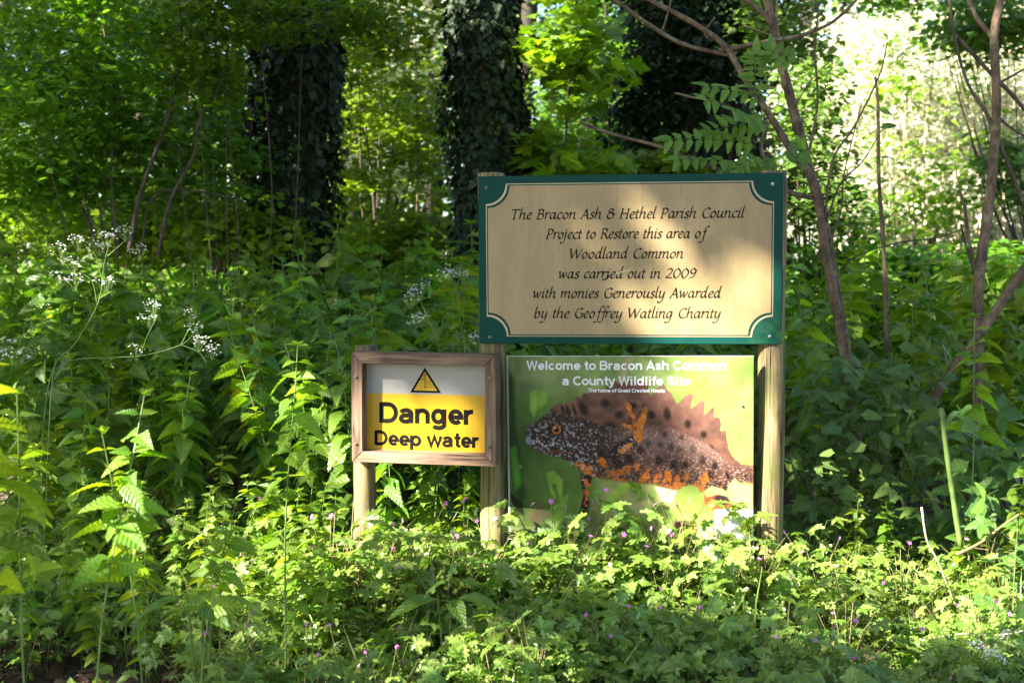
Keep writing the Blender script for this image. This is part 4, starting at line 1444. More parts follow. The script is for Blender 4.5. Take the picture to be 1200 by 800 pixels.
def limbs(mb, base, C, rng, r0=.02, n=10, sag=.1):
    """limbs from the base towards some clumps"""
    pick = rng.choice(len(C), min(n, len(C)), replace=False)
    for c in C[pick]:
        b = base + rng.normal(size=3) * [.08, .08, 0]
        mid = b * .45 + c * .55 + rng.normal(size=3) * .08 - [0, 0, sag]
        P = smoothline([b, (b + mid) / 2 + [0, 0, .1], mid, c], 5)
        tube(mb, P, np.linspace(r0, r0 * .22, len(P)), 5, False)


def shrub(name, label, cat, base, specs, per, tpl, size, mat, seed, clump=.28, stems=None, r0=.018, nl=10, flat=.5, group=None, stem_mat=None, elev=(-.5, .15), tilt=.35):
    rng = np.random.default_rng(seed)
    bx, by = base
    B = np.array([bx, by, float(ground(bx, by)) - .03])
    t = thing(name, label, cat, B, group=group)
    C = px_clumps(rng, specs)
    st, lf = MB(), MB()
    if stems:
        for path, Y, ra, rb in stems:
            P = smoothline([at(px, py, Y + .02 * i) for i, (px, py) in enumerate(path)], 5)
            tube(st, P, np.linspace(ra, rb, len(P)), 6, True, .05, rng)
    limbs(st, B, C, rng, r0, nl)
    R = np.full((len(C), 3), clump) * rng.uniform(.7, 1.3, (len(C), 1))
    clump_leaves(lf, C, R, per, tpl, size, rng, flat, elev, tilt)
    st.build('stems', stem_mat or M_TWIG, t, True)
    lf.build('crown', mat, t)
    return t


X = lambda px, Y: (px - 600) / FPX * Y
# the left side: hazels in shade
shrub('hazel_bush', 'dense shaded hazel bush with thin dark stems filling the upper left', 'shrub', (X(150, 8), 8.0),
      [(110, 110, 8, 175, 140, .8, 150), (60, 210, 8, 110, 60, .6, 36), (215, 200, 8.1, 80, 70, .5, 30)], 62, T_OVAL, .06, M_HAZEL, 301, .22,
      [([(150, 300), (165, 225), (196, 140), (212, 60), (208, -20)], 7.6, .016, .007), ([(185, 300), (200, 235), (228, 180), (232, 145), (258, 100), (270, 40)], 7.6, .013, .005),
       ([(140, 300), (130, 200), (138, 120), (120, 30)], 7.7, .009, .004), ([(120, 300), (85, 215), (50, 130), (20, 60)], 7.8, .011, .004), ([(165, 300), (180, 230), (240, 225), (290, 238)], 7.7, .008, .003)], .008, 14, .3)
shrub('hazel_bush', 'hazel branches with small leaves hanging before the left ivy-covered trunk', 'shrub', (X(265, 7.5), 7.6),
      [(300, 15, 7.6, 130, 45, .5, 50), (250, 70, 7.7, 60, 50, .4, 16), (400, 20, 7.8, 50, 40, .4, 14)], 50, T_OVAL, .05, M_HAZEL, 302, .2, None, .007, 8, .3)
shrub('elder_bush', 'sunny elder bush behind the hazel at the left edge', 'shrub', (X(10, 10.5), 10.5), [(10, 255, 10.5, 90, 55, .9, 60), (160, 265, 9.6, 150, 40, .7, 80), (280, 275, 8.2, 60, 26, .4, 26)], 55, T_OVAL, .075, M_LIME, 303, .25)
shrub('hawthorn_bush', 'dark hawthorn behind the left ivy-covered trunk', 'shrub', (X(250, 12), 12.0), [(230, 90, 12, 150, 190, 1.2, 170), (60, 60, 12.5, 150, 150, 1.0, 140)], 55, T_OVAL2, .08, M_HAZEL, 304, .32)
shrub('holly_tree', 'dark holly standing deep in the shade between the ivy-covered trunks', 'tree', (X(470, 13), 13.0), [(460, 190, 13, 130, 150, .9, 90)], 50, T_OVAL, .08, M_HAZEL, 321, .32)
# between the trunks
shrub('field_maple', 'bright yellow-green bush between the two ivy-covered trunks', 'shrub', (X(455, 11), 11.0), [(450, 130, 11, 120, 170, 1.4, 74), (430, 40, 10.6, 60, 50, .6, 12), (470, 285, 10.4, 110, 35, .9, 34)], 62, T_MAPLE, .07, M_LIME, 305, .24, flat=.3)
shrub('woodland_tree', 'young pale green tree far behind the yellow-green bush', 'tree', (X(440, 15), 15.0), [(450, 60, 15, 110, 180, 1.3, 130)], 60, T_OVAL, .1, M_OVERLIT, 306, .4, r0=.05)
shrub('sycamore_sapling', 'sycamore sapling with broad bright leaves right of the middle ivy-covered trunk', 'tree', (X(660, 8.5), 8.6), [(665, 55, 8.6, 55, 75, .4, 34), (640, 170, 8.6, 30, 40, .3, 10), (690, 195, 8.4, 60, 18, .3, 12)], 11, T_MAPLE, .13, M_LIME, 307, .2,
      [([(668, 330), (662, 200), (668, 100), (676, 10), (680, -60)], 8.6, .012, .006)], .005, 8, .4)
shrub('ash_tree', 'hazy blue-green tree in the distance above the notice board', 'tree', (X(715, 18), 18.0), [(715, 90, 18, 95, 160, 1.6, 190)], 60, T_OVAL, .11, M_COOL, 308, .4, r0=.06)
shrub('elder_bush', 'low lime green bush just above the top edge of the notice board', 'shrub', (X(690, 9.5), 9.5), [(680, 205, 9.5, 90, 28, .5, 40), (770, 195, 9.7, 50, 22, .4, 18)], 50, T_MAPLE, .085, M_LIME, 309, .2)
# behind and right of the board
shrub('field_maple', 'mid-green bush right of the notice board behind the reddish sapling', 'shrub', (X(950, 9), 9.0), [(945, 180, 9, 36, 100, .5, 46), (985, 245, 8.8, 40, 40, .4, 16), (925, 30, 9.4, 55, 50, .4, 22)], 48, T_OVAL, .065, M_COOL, 310, .2)
shrub('willow_bush', 'large pale sunlit bush with dead white stems in the clearing', 'shrub', (X(1080, 15.5), 15.5), [(1075, 140, 15.5, 155, 170, 1.6, 420), (1080, 240, 14.8, 160, 50, .8, 120)], 60, T_OVAL2, .09, M_OVERLIT, 311, .38, None, .03, 16)
shrub('birch_sapling', 'thin young tree with scattered green leaves in front of the pale sunlit bush', 'tree', (X(1070, 13.2), 13.2), [(1060, 150, 13.2, 120, 140, .8, 46), (1120, 240, 12.6, 100, 50, .6, 30)], 16, T_OVAL, .085, M_LIME, 322, .24, None, .012, 16, .4)
shrub('sallow_bush', 'pale sunlit bush at the far right of the clearing', 'shrub', (X(1230, 16), 16.0), [(1220, 120, 16, 90, 170, 1.4, 150)], 55, T_OVAL2, .09, M_OVERLIT, 312, .38)
shrub('woodland_tree', 'green tree above the clearing at the top right', 'tree', (X(1230, 12), 12.0), [(1170, 30, 12, 80, 45, .8, 60), (1200, 200, 11.5, 40, 40, .5, 22), (1060, -10, 13, 80, 24, .6, 26)], 46, T_OVAL, .085, M_COOL, 313, .28, r0=.018, flat=.3)
shrub('elder_bush', 'leafy bush behind the nettles at the right edge', 'shrub', (X(1180, 8.6), 8.6), [(1150, 325, 8.6, 100, 30, .5, 44), (1020, 320, 8.7, 90, 30, .5, 36)], 46, T_OVAL, .075, M_HAZEL, 314, .22)


def ivy_tree(label, top, foot, Y, r, seed, leaves, mat, size=.075, bulge=None):
    rng = np.random.default_rng(seed)
    A, Bm = at(*top, Y), at(*foot, Y)
    d = (A - Bm) / (A[2] - Bm[2])
    g0 = float(ground(Bm[0], Bm[1]))
    F = Bm + d * (g0 - .1 - Bm[2])
    T = F + d * 8.5
    t = thing('ivy_clad_tree', label, 'tree', F)
    tr, iv = MB(), MB()
    k = np.linspace(0, 1, 40)
    P = F + (T - F) * k[:, None]
    P[:, 0] += .05 * np.sin(6 * k + seed)
    rad = r * (.8 - .35 * k) + r * .4 * np.exp(-k * 22)
    tube(tr, P, rad, 16, True, .03, rng)
    trunk = tr.build('trunk', M_BARK, t, True)
    n = leaves
    hh = rng.random(n) ** 1.0
    th = rng.random(n) * 2 * pi
    zc = hh * (4.6 / 8.5)
    cx = np.stack([np.interp(zc, k, P[:, i]) for i in range(3)], 1)
    lump = 1 + .4 * wob(th * 1.3, zc * 14, 1.0, seed) + .15 * np.sin(th * 3 + zc * 40)
    rr = (np.interp(zc, k, rad) * .85 + r * .34) * lump * (rng.uniform(.78, 1.1, n) + .35 * (rng.random(n) < .07) * rng.random(n)) * (1 if bulge is None else bulge(zc * 8.5))
    rr = np.maximum(rr, np.interp(zc, k, rad) * 1.06 + .03 * rng.random(n))
    o = np.stack([np.cos(th), np.sin(th), 0 * th], 1)
    p = cx + o * rr[:, None]
    dirs = unit(o * .5 + np.array([0, 0, -.9]) + rng.normal(size=(n, 3)) * .4)
    upv = unit(o + np.array([0, 0, .45]) + rng.normal(size=(n, 3)) * .35)
    iv.inst(T_IVY, frames(dirs, upv, size * rng.uniform(.55, 1.2, n)), p)
    iv.build('ivy', mat, t)
    return t, T, F, rng


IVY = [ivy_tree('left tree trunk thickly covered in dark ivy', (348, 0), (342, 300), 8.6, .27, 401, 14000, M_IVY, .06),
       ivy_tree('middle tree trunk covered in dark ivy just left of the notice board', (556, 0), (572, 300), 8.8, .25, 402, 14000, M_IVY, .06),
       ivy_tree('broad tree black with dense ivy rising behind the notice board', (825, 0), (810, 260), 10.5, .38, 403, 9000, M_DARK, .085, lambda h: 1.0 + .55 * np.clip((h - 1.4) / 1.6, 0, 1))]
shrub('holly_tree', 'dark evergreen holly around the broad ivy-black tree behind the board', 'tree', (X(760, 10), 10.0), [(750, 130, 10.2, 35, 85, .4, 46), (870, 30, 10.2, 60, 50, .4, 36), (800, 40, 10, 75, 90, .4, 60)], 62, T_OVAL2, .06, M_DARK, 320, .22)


# bare and leafy saplings at the right
def stick(mb, path, Y, ra, rb, rng, sub=5, knob=.05, sides=8, dy=0.0):
    P = smoothline([at(px, py, Y + dy * i) for i, (px, py) in enumerate(path)], sub)
    tube(mb, P, np.linspace(ra, rb, len(P)), sides, True, knob, rng)
    return P


rng = np.random.default_rng(500)
Ys = 4.75
kS = Ys / FPX
t = thing('ash_sapling', 'reddish sapling with bare arching branches and feathery leaves right of the board', 'sapling', [X(1003, Ys), Ys, float(ground(X(1003, Ys), Ys))])
mb = MB()
stick(mb, [(1004, 560), (1000, 470), (985, 380), (966, 265), (946, 190), (925, 110), (905, 30), (895, -30)], Ys, 8.5 * kS, 4.6 * kS, rng)
trunk = mb.build('trunk', M_SAPLING, t, True)
for path, ra, rb in (([(982, 372), (968, 300), (955, 218), (927, 176), (900, 132), (872, 91), (850, 55), (817, 30), (771, 5), (740, -12)], 5.5, 2.6),
                     ([(718, -2), (762, 30), (801, 52), (853, 65)], 2.2, 2.7), ([(842, 60), (900, 49), (941, 41), (977, 25), (1004, 0)], 3.0, 1.6), ([(776, 36), (783, 15), (788, -8)], 1.4, .9),
                     ([(680, 144), (724, 159), (773, 172), (817, 190), (880, 212), (950, 232)], 1.6, 3.0), ([(791, 109), (815, 115), (845, 121), (880, 140)], 1.2, 1.5), ([(905, 30), (890, 12), (868, -2), (850, -10)], 3, 1.6),
                     ([(925, 110), (918, 70), (910, 20), (912, -10)], 1.2, .8), ([(900, 132), (893, 170), (905, 205), (938, 235)], 1.1, 1.6), ([(946, 190), (958, 120), (955, 60), (960, 0)], 1.6, .8),
                     ([(966, 265), (975, 190), (1000, 150), (1030, 90), (1040, 50)], 1.6, .7), ([(968, 260), (985, 215), (1010, 190), (1035, 150)], 1.5, .6), ([(958, 235), (930, 228), (915, 225)], 1.4, .8),
                     ([(975, 300), (950, 285), (925, 260)], 1.2, .7), ([(972, 285), (985, 250), (990, 200), (1010, 120)], 1.2, .6), ([(830, 45), (826, 38), (838, 20)], 1, .6), ([(872, 30), (893, 38), (920, 45)], .9, .6), ([(930, 128), (950, 95), (975, 70)], .9, .5)):
    mb = MB()
    stick(mb, path, Ys - .05, ra * kS, rb * kS, rng, sides=6)
    mb.build('branch', M_SAPLING, t, True)
lf = MB()
for (a, b2), n in ((((896, 118), (830, 96)), 6), (((903, 140), (832, 150)), 7), (((896, 168), (786, 158)), 9), (((890, 192), (795, 182)), 9), (((884, 118), (886, 58)), 8), (((906, 182), (884, 205)), 5), (((897, 150), (860, 125)), 6), (((890, 180), (850, 200)), 6), (((930, 75), (905, 55)), 4), (((930, 195), (940, 170)), 4), (((840, 118), (828, 112)), 2)):
    A, Bq = at(*a, Ys - .1), at(*b2, Ys - .1 - .12 * rng.random())
    ax = unit(Bq - A)
    f = np.linspace(.15, 1, n)
    P = A + (Bq - A) * f[:, None] - np.array([0, 0, .03]) * (f[:, None] - .3) ** 2
    tube(lf, P, .0014, 4, False)
    upv = unit(np.array([0, -.75, .65]) + rng.normal(size=3) * .25)
    side = unit(np.cross(ax, upv))
    for s in (1, -1):
        d = unit(side * s + ax * .45 + rng.normal(size=(n, 3)) * .12 - [0, 0, .25])
        lf.inst(serrated(5, .3, .2, .15, .06, .6), frames(d, np.tile(upv, (n, 1)) + rng.normal(size=(n, 3)) * .25, .062 * rng.uniform(.8, 1.15, n)), P)
    lf.inst(serrated(5, .3, .2, .15, .06, .6), frames(ax[None], upv[None], np.array([.065])), P[-1:])
lf.build('leaves', M_ASH, t)

Y2 = 5.0
k2 = Y2 / FPX
t = thing('elder_sapling', 'bare reddish sapling forking near the top at the right edge', 'sapling', [X(1146, Y2), Y2, float(ground(X(1146, Y2), Y2))])
mb = MB()
stick(mb, [(1146, 560), (1146, 400), (1147, 330), (1155, 270), (1163, 200), (1168, 120), (1165, 45), (1172, 0), (1178, -40)], Y2, 7 * k2, 4.5 * k2, rng)
mb.build('trunk', M_SAPLING, t, True)
for path, ra, rb in (([(1166, 48), (1158, 38), (1145, 22), (1136, 0), (1132, -20)], 3.2, 2.4), ([(1112, -5), (1120, 50), (1135, 100), (1160, 140), (1180, 190), (1205, 250)], 1.6, 2.4), ([(1125, 47), (1160, 85), (1185, 110), (1210, 140)], 2.2, 2.4),
                     ([(1166, 135), (1185, 150), (1210, 165)], 1.8, 1.2), ([(1172, 97), (1188, 88), (1210, 76)], 1.6, 1.0), ([(1145, 330), (1136, 285), (1130, 240), (1124, 222)], 2.4, 1.4), ([(1142, 320), (1130, 280), (1126, 262)], 1.6, 1.0), ([(1162, 205), (1150, 180), (1146, 165)], 1.0, .6)):
    mb = MB()
    stick(mb, path, Y2, ra * k2, rb * k2, rng, sides=6)
    mb.build('branch', M_SAPLING if ra > 2.3 else M_TWIG, t, True)


def single_stick(name, label, cat, path, Y, ra, rb, mat, leaves=(), lm=None, dy=0.0):
    P = at(*path[0], Y)
    k_ = Y / FPX
    mb = MB()
    pts = [at(px, py, Y + dy * i) for i, (px, py) in enumerate(path)]
    Q = smoothline(pts, 5)
    tube(mb, Q, np.linspace(ra * k_, rb * k_, len(Q)), 7, True, .06, rng)
    if not leaves:
        o = mb.build(name, mat, None, True)
        return tag(o, label, cat)
    t = thing(name, label, cat, [P[0], P[1], float(ground(P[0], P[1]))])
    mb.build('stem', mat, t, True)
    lf = MB()
    for px, py, L, a in leaves:
        p = at(px, py, Y - .01)
        d = unit([[cos(a), -.25, sin(a)]])
        lf.inst(T_OVAL, frames(d, unit(np.array([[.2, -.6, .7]]) + rng.normal(size=(1, 3)) * .3), np.array([L * k_])), p[None])
    lf.build('leaves', lm or M_BRAMBLE, t)
    return t


single_stick('leaning_branch', 'thick bare branch leaning across the nettles at the right edge', 'branch', [(1090, 475), (1116, 432), (1150, 390), (1180, 345), (1212, 300)], 4.6, 4.6, 6.2, M_SAPLING)
single_stick('woody_shoot', 'thin upright shoot with a few drooping leaves before the bright clearing', 'shoot', [(1040, 420), (1036, 300), (1030, 210), (1029, 130), (1026, 90)], 5.2, 3, 1.6, M_SAPLING, [(1029, 128, 18, -.3), (1031, 150, 20, .25), (1028, 130, 16, 2.6), (1031, 185, 16, .1), (1029, 215, 14, .4)])
single_stick('dead_twig', 'thin bare twig arching over the nettles right of the board', 'twig', [(985, 322), (1000, 302), (1050, 285), (1100, 278), (1128, 268)], 4.8, 1.0, .7, M_TWIG)
single_stick('hogweed_stem', 'thick pale green bare stem rising from the brambles', 'plant', [(1126, 640), (1118, 590), (1110, 535), (1103, 478)], 3.9, 3.5, 2.9, M_STEM)
single_stick('dead_stalk', 'pale broken stalk leaning out of the sunlit herbs', 'stalk', [(1130, 735), (1112, 690), (1098, 655), (1086, 632), (1080, 594)], 3.65, .8, 1.3, M_DEAD)
single_stick('bramble_cane', 'thin arching bramble cane over the right bottom corner', 'twig', [(1120, 650), (1150, 635), (1180, 612), (1215, 590)], 3.7, 2.0, 1.6, M_REDSTEM)
single_stick('fallen_twig', 'pale fallen twig lying in the sunlit herbs at the right', 'twig', [(1090, 748), (1130, 742), (1170, 744), (1215, 735)], 3.3, 1.2, .9, M_DEAD)
# dead white stems in the sunny clearing
for i in range(26):
    x = rng.uniform(985, 1190)
    b2 = rng.uniform(150, 230)
    h = rng.uniform(60, 130)
    s = rng.normal() * 28
    o = single_stick('dead_stalk', 'bleached dead stalk standing before the sunlit willow bush', 'stalk', [(x, b2 + 150), (x + s * .2, b2), (x + s * .55, b2 - h * .5), (x + s, b2 - h)], 13.6 + rng.random(), 1.3, .7, M_DEAD)
    o['group'] = 'dead stems in the clearing'


# ------------------------------------------------------------------ brambles
T_ROUND = serrated(9, .42, .25, .15, .12, .55, 4)


def bramble(label, specs, base, seed, per=30, size=.1):
    rng = np.random.default_rng(seed)
    B = np.array([*base, float(ground(*base))])
    t = thing('bramble_bush', label, 'bramble', B)
    C = px_clumps(rng, specs)
    st, lf = MB(), MB()
    limbs(st, B, C, rng, .0045, 14, -.05)
    n = len(C) * per
    p = np.repeat(C, per, 0) + rng.normal(size=(n, 3)) * [.09, .09, .07]
    ok = p[:, 2] > ground(p[:, 0], p[:, 1]) + .02
    p = p[ok]
    n = len(p)
    h2 = n // 2
    lf.inst(T_BRAMBLE, frames(rand_dirs(rng, h2, (-.6, .2)), ups(rng, h2, .35, .8), size * rng.uniform(.6, 1.2, h2)), p[::2][:h2])
    lf.inst(T_ROUND, frames(rand_dirs(rng, h2, (-.6, .2)), ups(rng, h2, .35, .9), size * .62 * rng.uniform(.6, 1.25, h2)), p[1::2][:h2])
    st.build('canes', M_REDSTEM, t, True)
    lf.build('leaves', M_BRAMBLE, t)


bramble('dark bramble thicket right of the posts', [(1010, 520, 4.3, 80, 55, .15, 18), (960, 570, 4.2, 50, 40, .12, 9)], (X(1000, 4.4), 4.4), 601, 8, .115)
bramble('broad-leaved bramble at the right edge below the leaning branch', [(1150, 540, 4.2, 60, 70, .2, 14), (1175, 640, 3.8, 40, 30, .15, 6)], (X(1160, 4.2), 4.2), 602, 8, .13)
bramble('bramble with round leaves under the reddish sapling', [(1040, 440, 4.4, 75, 35, .15, 11)], (X(1040, 4.5), 4.6), 603, 8, .11)


# ------------------------------------------------------------------ cow parsley
def umbel(fl, st, c, rng, r=.035, n=8, per=5):
    for i in range(n):
        a = i * 2.4
        o = np.array([cos(a), sin(a), 0]) * r * sqrt_((i + .5) / n) * rng.uniform(.8, 1.3) + [0, 0, .018 + .028 * rng.random()]
        tube(st, [c - [0, 0, .012], c + o], .0006, 3, False)
        q = c + o + rng.normal(size=(per, 3)) * [.006, .006, .004]
        fl.inst(T_FLOWER5, frames(rand_dirs(rng, per, (-.2, .5)), unit(np.array([0, -.4, 1]) + rng.normal(size=(per, 3)) * .35), rng.uniform(.0024, .0037, per)), q)


sqrt_ = math.sqrt


def cow_parsley(label, Y, stems, heads, seed, r=.034):
    rng = np.random.default_rng(seed)
    p0 = at(*stems[0][0], Y)
    t = thing('cow_parsley', label, 'flower', [p0[0], Y, float(ground(p0[0], Y))])
    st, fl = MB(), MB()
    for i, path in enumerate(stems):
        pts = [at(*q, Y) for q in path]
        if i == 0:
            pts = [np.array([pts[0][0] - .05, Y, float(ground(pts[0][0], Y))])] + pts
        P = smoothline(pts, 5)
        tube(st, P, np.linspace(.0022 if i == 0 else .0014, .001, len(P)), 5, False)
    st.build('stem', M_STEM, t, True)
    for px, py in heads:
        f1, s1 = MB(), MB()
        umbel(f1, s1, at(px, py, Y) + rng.normal(size=3) * [0, .03, 0], rng, r * rng.uniform(.8, 1.15))
        u_ = f1.build('umbel', M_WHITE, t)
        s1.build('rays', M_STEM, u_)


cow_parsley('tall cow parsley with white umbels above the left nettle bed', 4.2, [[(55, 460), (90, 400), (115, 355), (122, 310), (128, 285)], [(114, 358), (108, 330), (92, 318)], [(120, 330), (112, 300), (98, 286)], [(126, 300), (140, 288), (148, 280)], [(116, 350), (130, 342)]],
            [(128, 286), (96, 292), (146, 280), (88, 318), (72, 335), (92, 336), (130, 340), (112, 296), (74, 302), (160, 302)], 701)
cow_parsley('cow parsley leaning right over the left nettles with drooping white heads', 4.15, [[(62, 440), (85, 422), (130, 419), (170, 416), (212, 404), (226, 392)], [(165, 416), (172, 395), (182, 375)], [(212, 404), (222, 385), (228, 378)], [(212, 404), (232, 412), (242, 424)]],
            [(226, 378), (232, 395), (243, 420), (182, 368), (172, 382), (238, 408), (160, 420)], 702, .03)
cow_parsley('white cow parsley blossom at the left edge', 2.9, [[(-20, 470), (-5, 445), (5, 428)]], [(4, 422), (12, 430), (-6, 425)], 703, .03)
cow_parsley('cow parsley in the nettles left of the notice board', 4.4, [[(520, 460), (515, 410), (500, 370), (490, 345)], [(505, 380), (495, 370), (484, 352)], [(512, 405), (500, 390), (492, 382)]], [(488, 350), (497, 342), (483, 358), (492, 381), (486, 388)], 704, .03)
cow_parsley('small cow parsley against the left edge of the notice board', 4.5, [[(545, 440), (540, 380), (535, 335)], [(542, 395), (552, 400)]], [(530, 332), (543, 331), (554, 404), (558, 408), (520, 333)], 705, .026)
cow_parsley('small white umbel low in the right bottom corner', 3.1, [[(1150, 830), (1152, 790), (1150, 772)]], [(1146, 772), (1160, 776), (1170, 786), (1182, 760)], 706, .024)

# broad dock leaves in the foreground
for px, py, Y, n, lab, ss in ((600, 730, 3.3, 4, 'dock plant with broad plain leaves below the poster', .13), (235, 700, 3.0, 3, 'dock plant with a wide grey-green leaf left of the dark herbs', .14), (900, 795, 3.0, 3, 'dock plant with pleated leaves at the bottom edge', .11), (525, 700, 3.35, 3, 'dock plant with a long leaf lying flat among the herbs', .12)):
    P = at(px, py, Y)
    g0 = float(ground(P[0], P[1]))
    t = thing('dock_plant', lab, 'plant', [P[0], P[1], g0])
    lf, st = MB(), MB()
    top = max(P[2], g0 + .12)
    for i in range(n):
        a = -pi / 2 + (i - (n - 1) / 2) * 1.1 + rng.normal() * .2
        tip = np.array([P[0] + .03 * cos(a), P[1] + .03 * sin(a), top])
        tube(st, smoothline([np.array([P[0], P[1], g0]), (tip + [P[0], P[1], g0]) / 2, tip], 3), .003, 5, False)
        lf.inst(T_DOCK, frames(unit([[cos(a), sin(a), .1]]), ups(rng, 1, .2), np.array([ss * rng.uniform(.85, 1.1)])), tip[None])
    st.build('stalks', M_STEM, t)
    lf.build('leaves', M_ASH, t)


# ------------------------------------------------------------------ masses no one could count
def undergrowth():
    rng = np.random.default_rng(801)
    mb = MB()
    n = 60000
    y = 6.5 + rng.random(n) * 16
    x = (rng.random(n) - .5) * (2.2 + y * .98)
    h = .45 + .25 * wob(x, y, .8, 3) + .02 * (y - 6)
    p = np.stack([x, y, ground(x, y) + np.maximum(h, .08) * rng.random(n) ** .6], 1)
    sz = .05 + .004 * y
    mb.inst(T_OVAL2, frames(rand_dirs(rng, n), ups(rng, n, .35), sz * rng.uniform(.7, 1.3, n)), p)
    o = mb.build('undergrowth', M_HAZEL)
    tag(o, 'low leafy undergrowth covering the floor of the wood', None, None, 'stuff')


def far_wood():
    rng = np.random.default_rng(802)
    lf, st = MB(), MB()
    C, k = [], 0
    for i in range(1500):
        y = rng.uniform(20, 30)
        x = rng.uniform(-.66, .66) * y
        C.append((x, y, rng.uniform(.3, 12)))
    C = np.array(C)
    clump_leaves(lf, C, np.full((len(C), 3), 1.0), 46, T_OVAL2, .22, rng, .6)
    for i in range(40):
        y = rng.uniform(18, 28)
        x = rng.uniform(-.6, .6) * y
        tube(st, [(x, y, 0), (x + rng.normal() * .3, y, 5), (x + rng.normal() * .6, y, 11)], [.16, .12, .08], 7)
    o = lf.build('far_wood', M_COOL)
    tag(o, 'far trees closing the view behind the bushes', None, None, 'stuff')
    st.build('trunks', M_BARK, o, True)


undergrowth()
far_wood()

# ------------------------------------------------------------------ unseen trees added to shade the place; crowns cut open for the sun patches
GAPS = [(p, r) for px, py, Y, rp in (
    # (pixel, depth, radius in pixels) of what the sun reaches
    (835, 352, 3.9, 34), (775, 300, 3.9, 16), (905, 388, 3.9, 18),
    (845, 590, 3.85, 34), (865, 540, 3.88, 20), (790, 600, 3.85, 20), (905, 500, 3.9, 34), (900, 570, 3.85, 34), (770, 440, 3.9, 8),
    (500, 490, 3.86, 40), (470, 500, 3.86, 34), (430, 570, 3.86, 34), (428, 630, 3.8, 30), (578, 612, 3.85, 20), (430, 440, 3.86, 18),
    (860, 625, 3.65, 60), (940, 640, 3.65, 64), (1010, 645, 3.65, 64), (1075, 635, 3.65, 60), (1110, 690, 3.5, 60), (1030, 700, 3.45, 44), (900, 660, 3.5, 36), (1160, 730, 3.35, 60), (1000, 590, 4.3, 30), (1090, 500, 4.2, 18), (1010, 470, 4.5, 10), (965, 560, 4.3, 16), (1160, 560, 4.0, 16), (1140, 450, 4.2, 14),
    (260, 600, 3.75, 60), (300, 520, 4.0, 30), (400, 520, 4.2, 26), (470, 560, 4.3, 40), (510, 620, 3.95, 44), (330, 580, 3.8, 52), (400, 560, 3.95, 50), (350, 640, 3.6, 42), (480, 590, 4.1, 44), (540, 570, 4.2, 30), (170, 590, 3.5, 30), (110, 570, 3.3, 30), (440, 640, 3.7, 40),
    (60, 470, 2.55, 100), (0, 450, 2.35, 90), (120, 500, 2.65, 70), (40, 540, 2.45, 70), (165, 520, 2.75, 40), (330, 440, 3.35, 30), (330, 480, 3.35, 20), (325, 425, 3.3, 18), (190, 500, 3.2, 24), (30, 600, 3.0, 30), (105, 305, 4.2, 26), (140, 285, 4.2, 14), (232, 395, 4.15, 18), (175, 375, 4.15, 12), (492, 365, 4.4, 12), (700, 640, 3.6, 22), (640, 655, 3.6, 16),
    (20, 250, 10.4, 50), (160, 60, 8.0, 14), (250, 145, 8.2, 20), (200, 55, 8, 14),
    (450, 120, 11, 60), (465, 220, 10.8, 70), 
    (665, 60, 8.6, 55), (705, 195, 9.4, 26), (715, 60, 17, 90), (740, 140, 17, 60), (770, 170, 10, 22),
    (1100, 250, 9, 70), (1010, 260, 9, 40), (1080, 60, 15, 130), (1080, 170, 15, 140), (1160, 130, 15, 120), (1000, 190, 12, 60), (1180, 220, 13, 80), (1060, 250, 11, 60), (950, 150, 9.2, 30), (1000, 90, 13, 50),
    (1120, 290, 9, 40), (1030, 320, 7.5, 34), (980, 400, 6, 16))
    for p, r in [(at(px, py, Y), rp * Y / FPX)]]
for px in range(800, 1190, 38):                # the broad sunny patch on the herbs at the right
    for py in (612, 650, 690):
        if py < 660 or px > 940:
            GAPS.append((at(px, py, 3.75 - (py - 612) * .004), .135))
for px in range(235, 420, 40):                 # and the one left of the danger sign
    for py in (545, 590, 630):
        GAPS.append((at(px, py, 4.0 - (py - 545) * .004), .11))
GAPS += [(at(850, 130, 4.65), .03)]
gp = np.array([g[0] for g in GAPS])
gr = np.array([g[1] for g in GAPS])


def gap_keep(p, rng):
    """False where a leaf would stand between the sun and a place the sun reaches"""
    keep = np.ones(len(p), bool)
    for c, r in zip(gp, gr):
        d = p - c
        tt = d @ SUN
        dist = np.linalg.norm(d - tt[:, None] * SUN, axis=1)
        keep &= ~((tt > 0) & (dist < r * (.7 + .75 * rng.random(len(p)) ** 1.6) + .075))
    return keep


def crown(mb, rng, c, R, n, size):
    q = unit(rng.normal(size=(n, 3))) * (rng.random((n, 1)) ** (1 / 2.6)) * R + c
    # gather into sprays so that the shade is uneven
    sp = q[rng.integers(0, n, n)]
    q = q * .7 + sp * .3 if False else q
    keep = gap_keep(q, rng)
    q = q[keep]
    mb.inst(T_SIMPLE, frames(rand_dirs(rng, len(q), (-.5, .3)), ups(rng, len(q), .45), size * rng.uniform(.7, 1.3, len(q))), q)


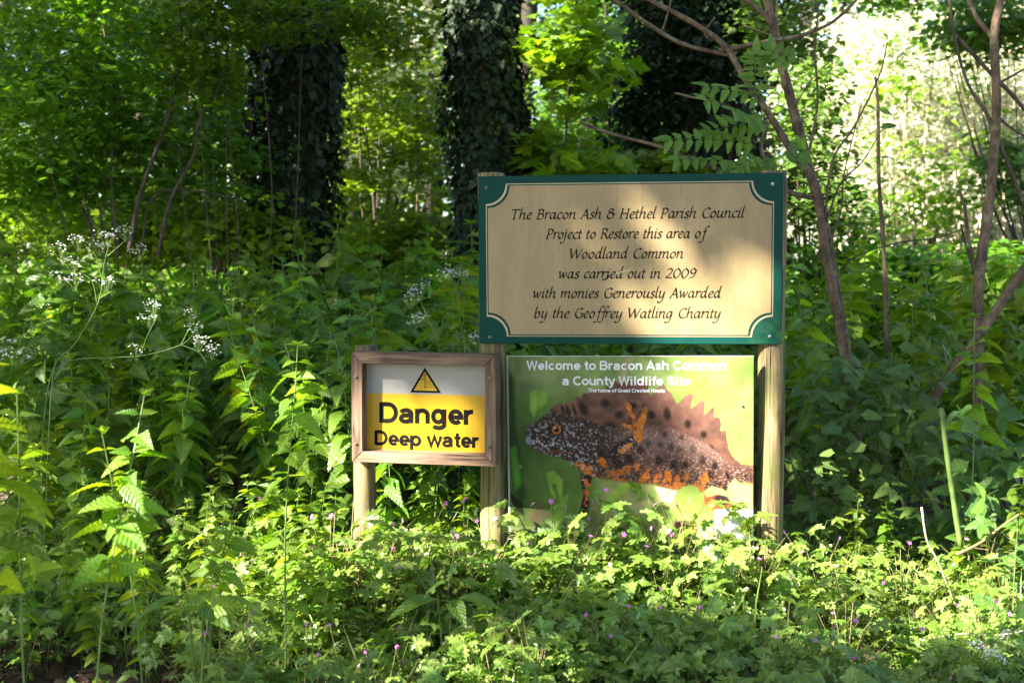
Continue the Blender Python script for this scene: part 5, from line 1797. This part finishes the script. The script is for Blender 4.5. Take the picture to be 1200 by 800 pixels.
def shade_tree(label, base, blobs, seed, n, size=.17, r=.2):
    rng = np.random.default_rng(seed)
    B = np.array([*base, float(ground(*base)) - .1])
    t = thing('woodland_tree', label, 'tree', B)  # an added tree out of view, here for the shade it casts
    st, lf = MB(), MB()
    top = np.mean([b_[0] for b_ in blobs], 0)
    P = smoothline([B, B + (top - B) * [.1, .1, .4], B + (top - B) * [.5, .5, .75], top], 6)
    tube(st, P, np.linspace(r, r * .3, len(P)), 12)
    for c, R in blobs:
        c = np.array(c, float)
        for k_ in range(3):
            e = c + rng.normal(size=3) * np.array(R) * .4
            s0 = P[int(len(P) * rng.uniform(.45, .8))]
            Q = smoothline([s0, (s0 + e) / 2 + [0, 0, .3], e], 5)
            if gap_keep(Q, rng).all():
                tube(st, Q, np.linspace(r * .35, .02, 11), 6, False)
        crown(lf, rng, c, np.array(R, float), n, size)
    st.build('trunk', M_BARK, t, True)
    lf.build('crown', M_CANOPY, t)


shade_tree('unseen shade tree added left of the path behind the viewer', (-9.0, -2.4), [((-6.2, -2.0, 6.3), (2.6, 2.2, 1.4)), ((-4.2, -.4, 5.6), (2.2, 1.8, 1.2)), ((-6.5, .4, 6.2), (2.2, 1.8, 1.2))], 901, 4000)
shade_tree('unseen shade tree added left of the nettle bed', (-6.4, 3.2), [((-6.2, 2.4, 6.2), (2.4, 2, 1.3)), ((-4.0, 1.6, 5.6), (2.0, 1.6, 1.1)), ((-7.6, 4.4, 6.6), (2.2, 2.2, 1.4)), ((-4.6, 4.0, 6.0), (2.0, 1.7, 1.2))], 902, 3000)
shade_tree('unseen shade tree added beside the hazels at the left', (-6.5, 7.5), [((-6.6, 6.8, 6.8), (2.4, 2.2, 1.5)), ((-4.6, 6.2, 6.4), (2.0, 2.0, 1.2)), ((-8.5, 8.6, 7), (2.4, 2.4, 1.6)), ((-5.0, 5.8, 6.9), (1.3, 1.3, .8))], 903, 3400, .16)
shade_tree('unseen shade tree added behind the hazels at the left', (-7.5, 11.5), [((-6.8, 10.6, 7.2), (2.6, 2.4, 1.6)), ((-9.4, 12.5, 7.4), (2.8, 2.4, 1.8)), ((-4.4, 9.6, 6.8), (2.0, 2.2, 1.3))], 904, 1600, .16)
shade_tree('unseen shade tree added to lean over the path from the left', (-3.4, -4.5), [((-3.6, -2.4, 5.4), (2.2, 1.8, 1.2)), ((-2.4, -3.6, 5.0), (2, 1.8, 1.2)), ((-8.2, -4.8, 7.4), (2.6, 2.4, 1.6))], 905, 4200)
for (t, T, F, rg), blobs in zip(IVY, ([((-2.2, 8.2, 6.4), (2.2, 2.0, 1.4)), ((-3.0, 7.0, 7.6), (2.2, 2.2, 1.3))], [((-.4, 8.6, 6.4), (1.9, 1.9, 1.3)), ((-1.4, 7.0, 7.4), (1.9, 1.9, 1.2))], [((1.4, 10.4, 6.6), (2.1, 1.9, 1.3)), ((.2, 9.4, 7.6), (2, 2, 1.2))])):
    lf = MB()
    for c, R in blobs:
        crown(lf, rg, np.array(c), np.array(R), 1800, .17)
    lf.build('crown', M_CANOPY, t)
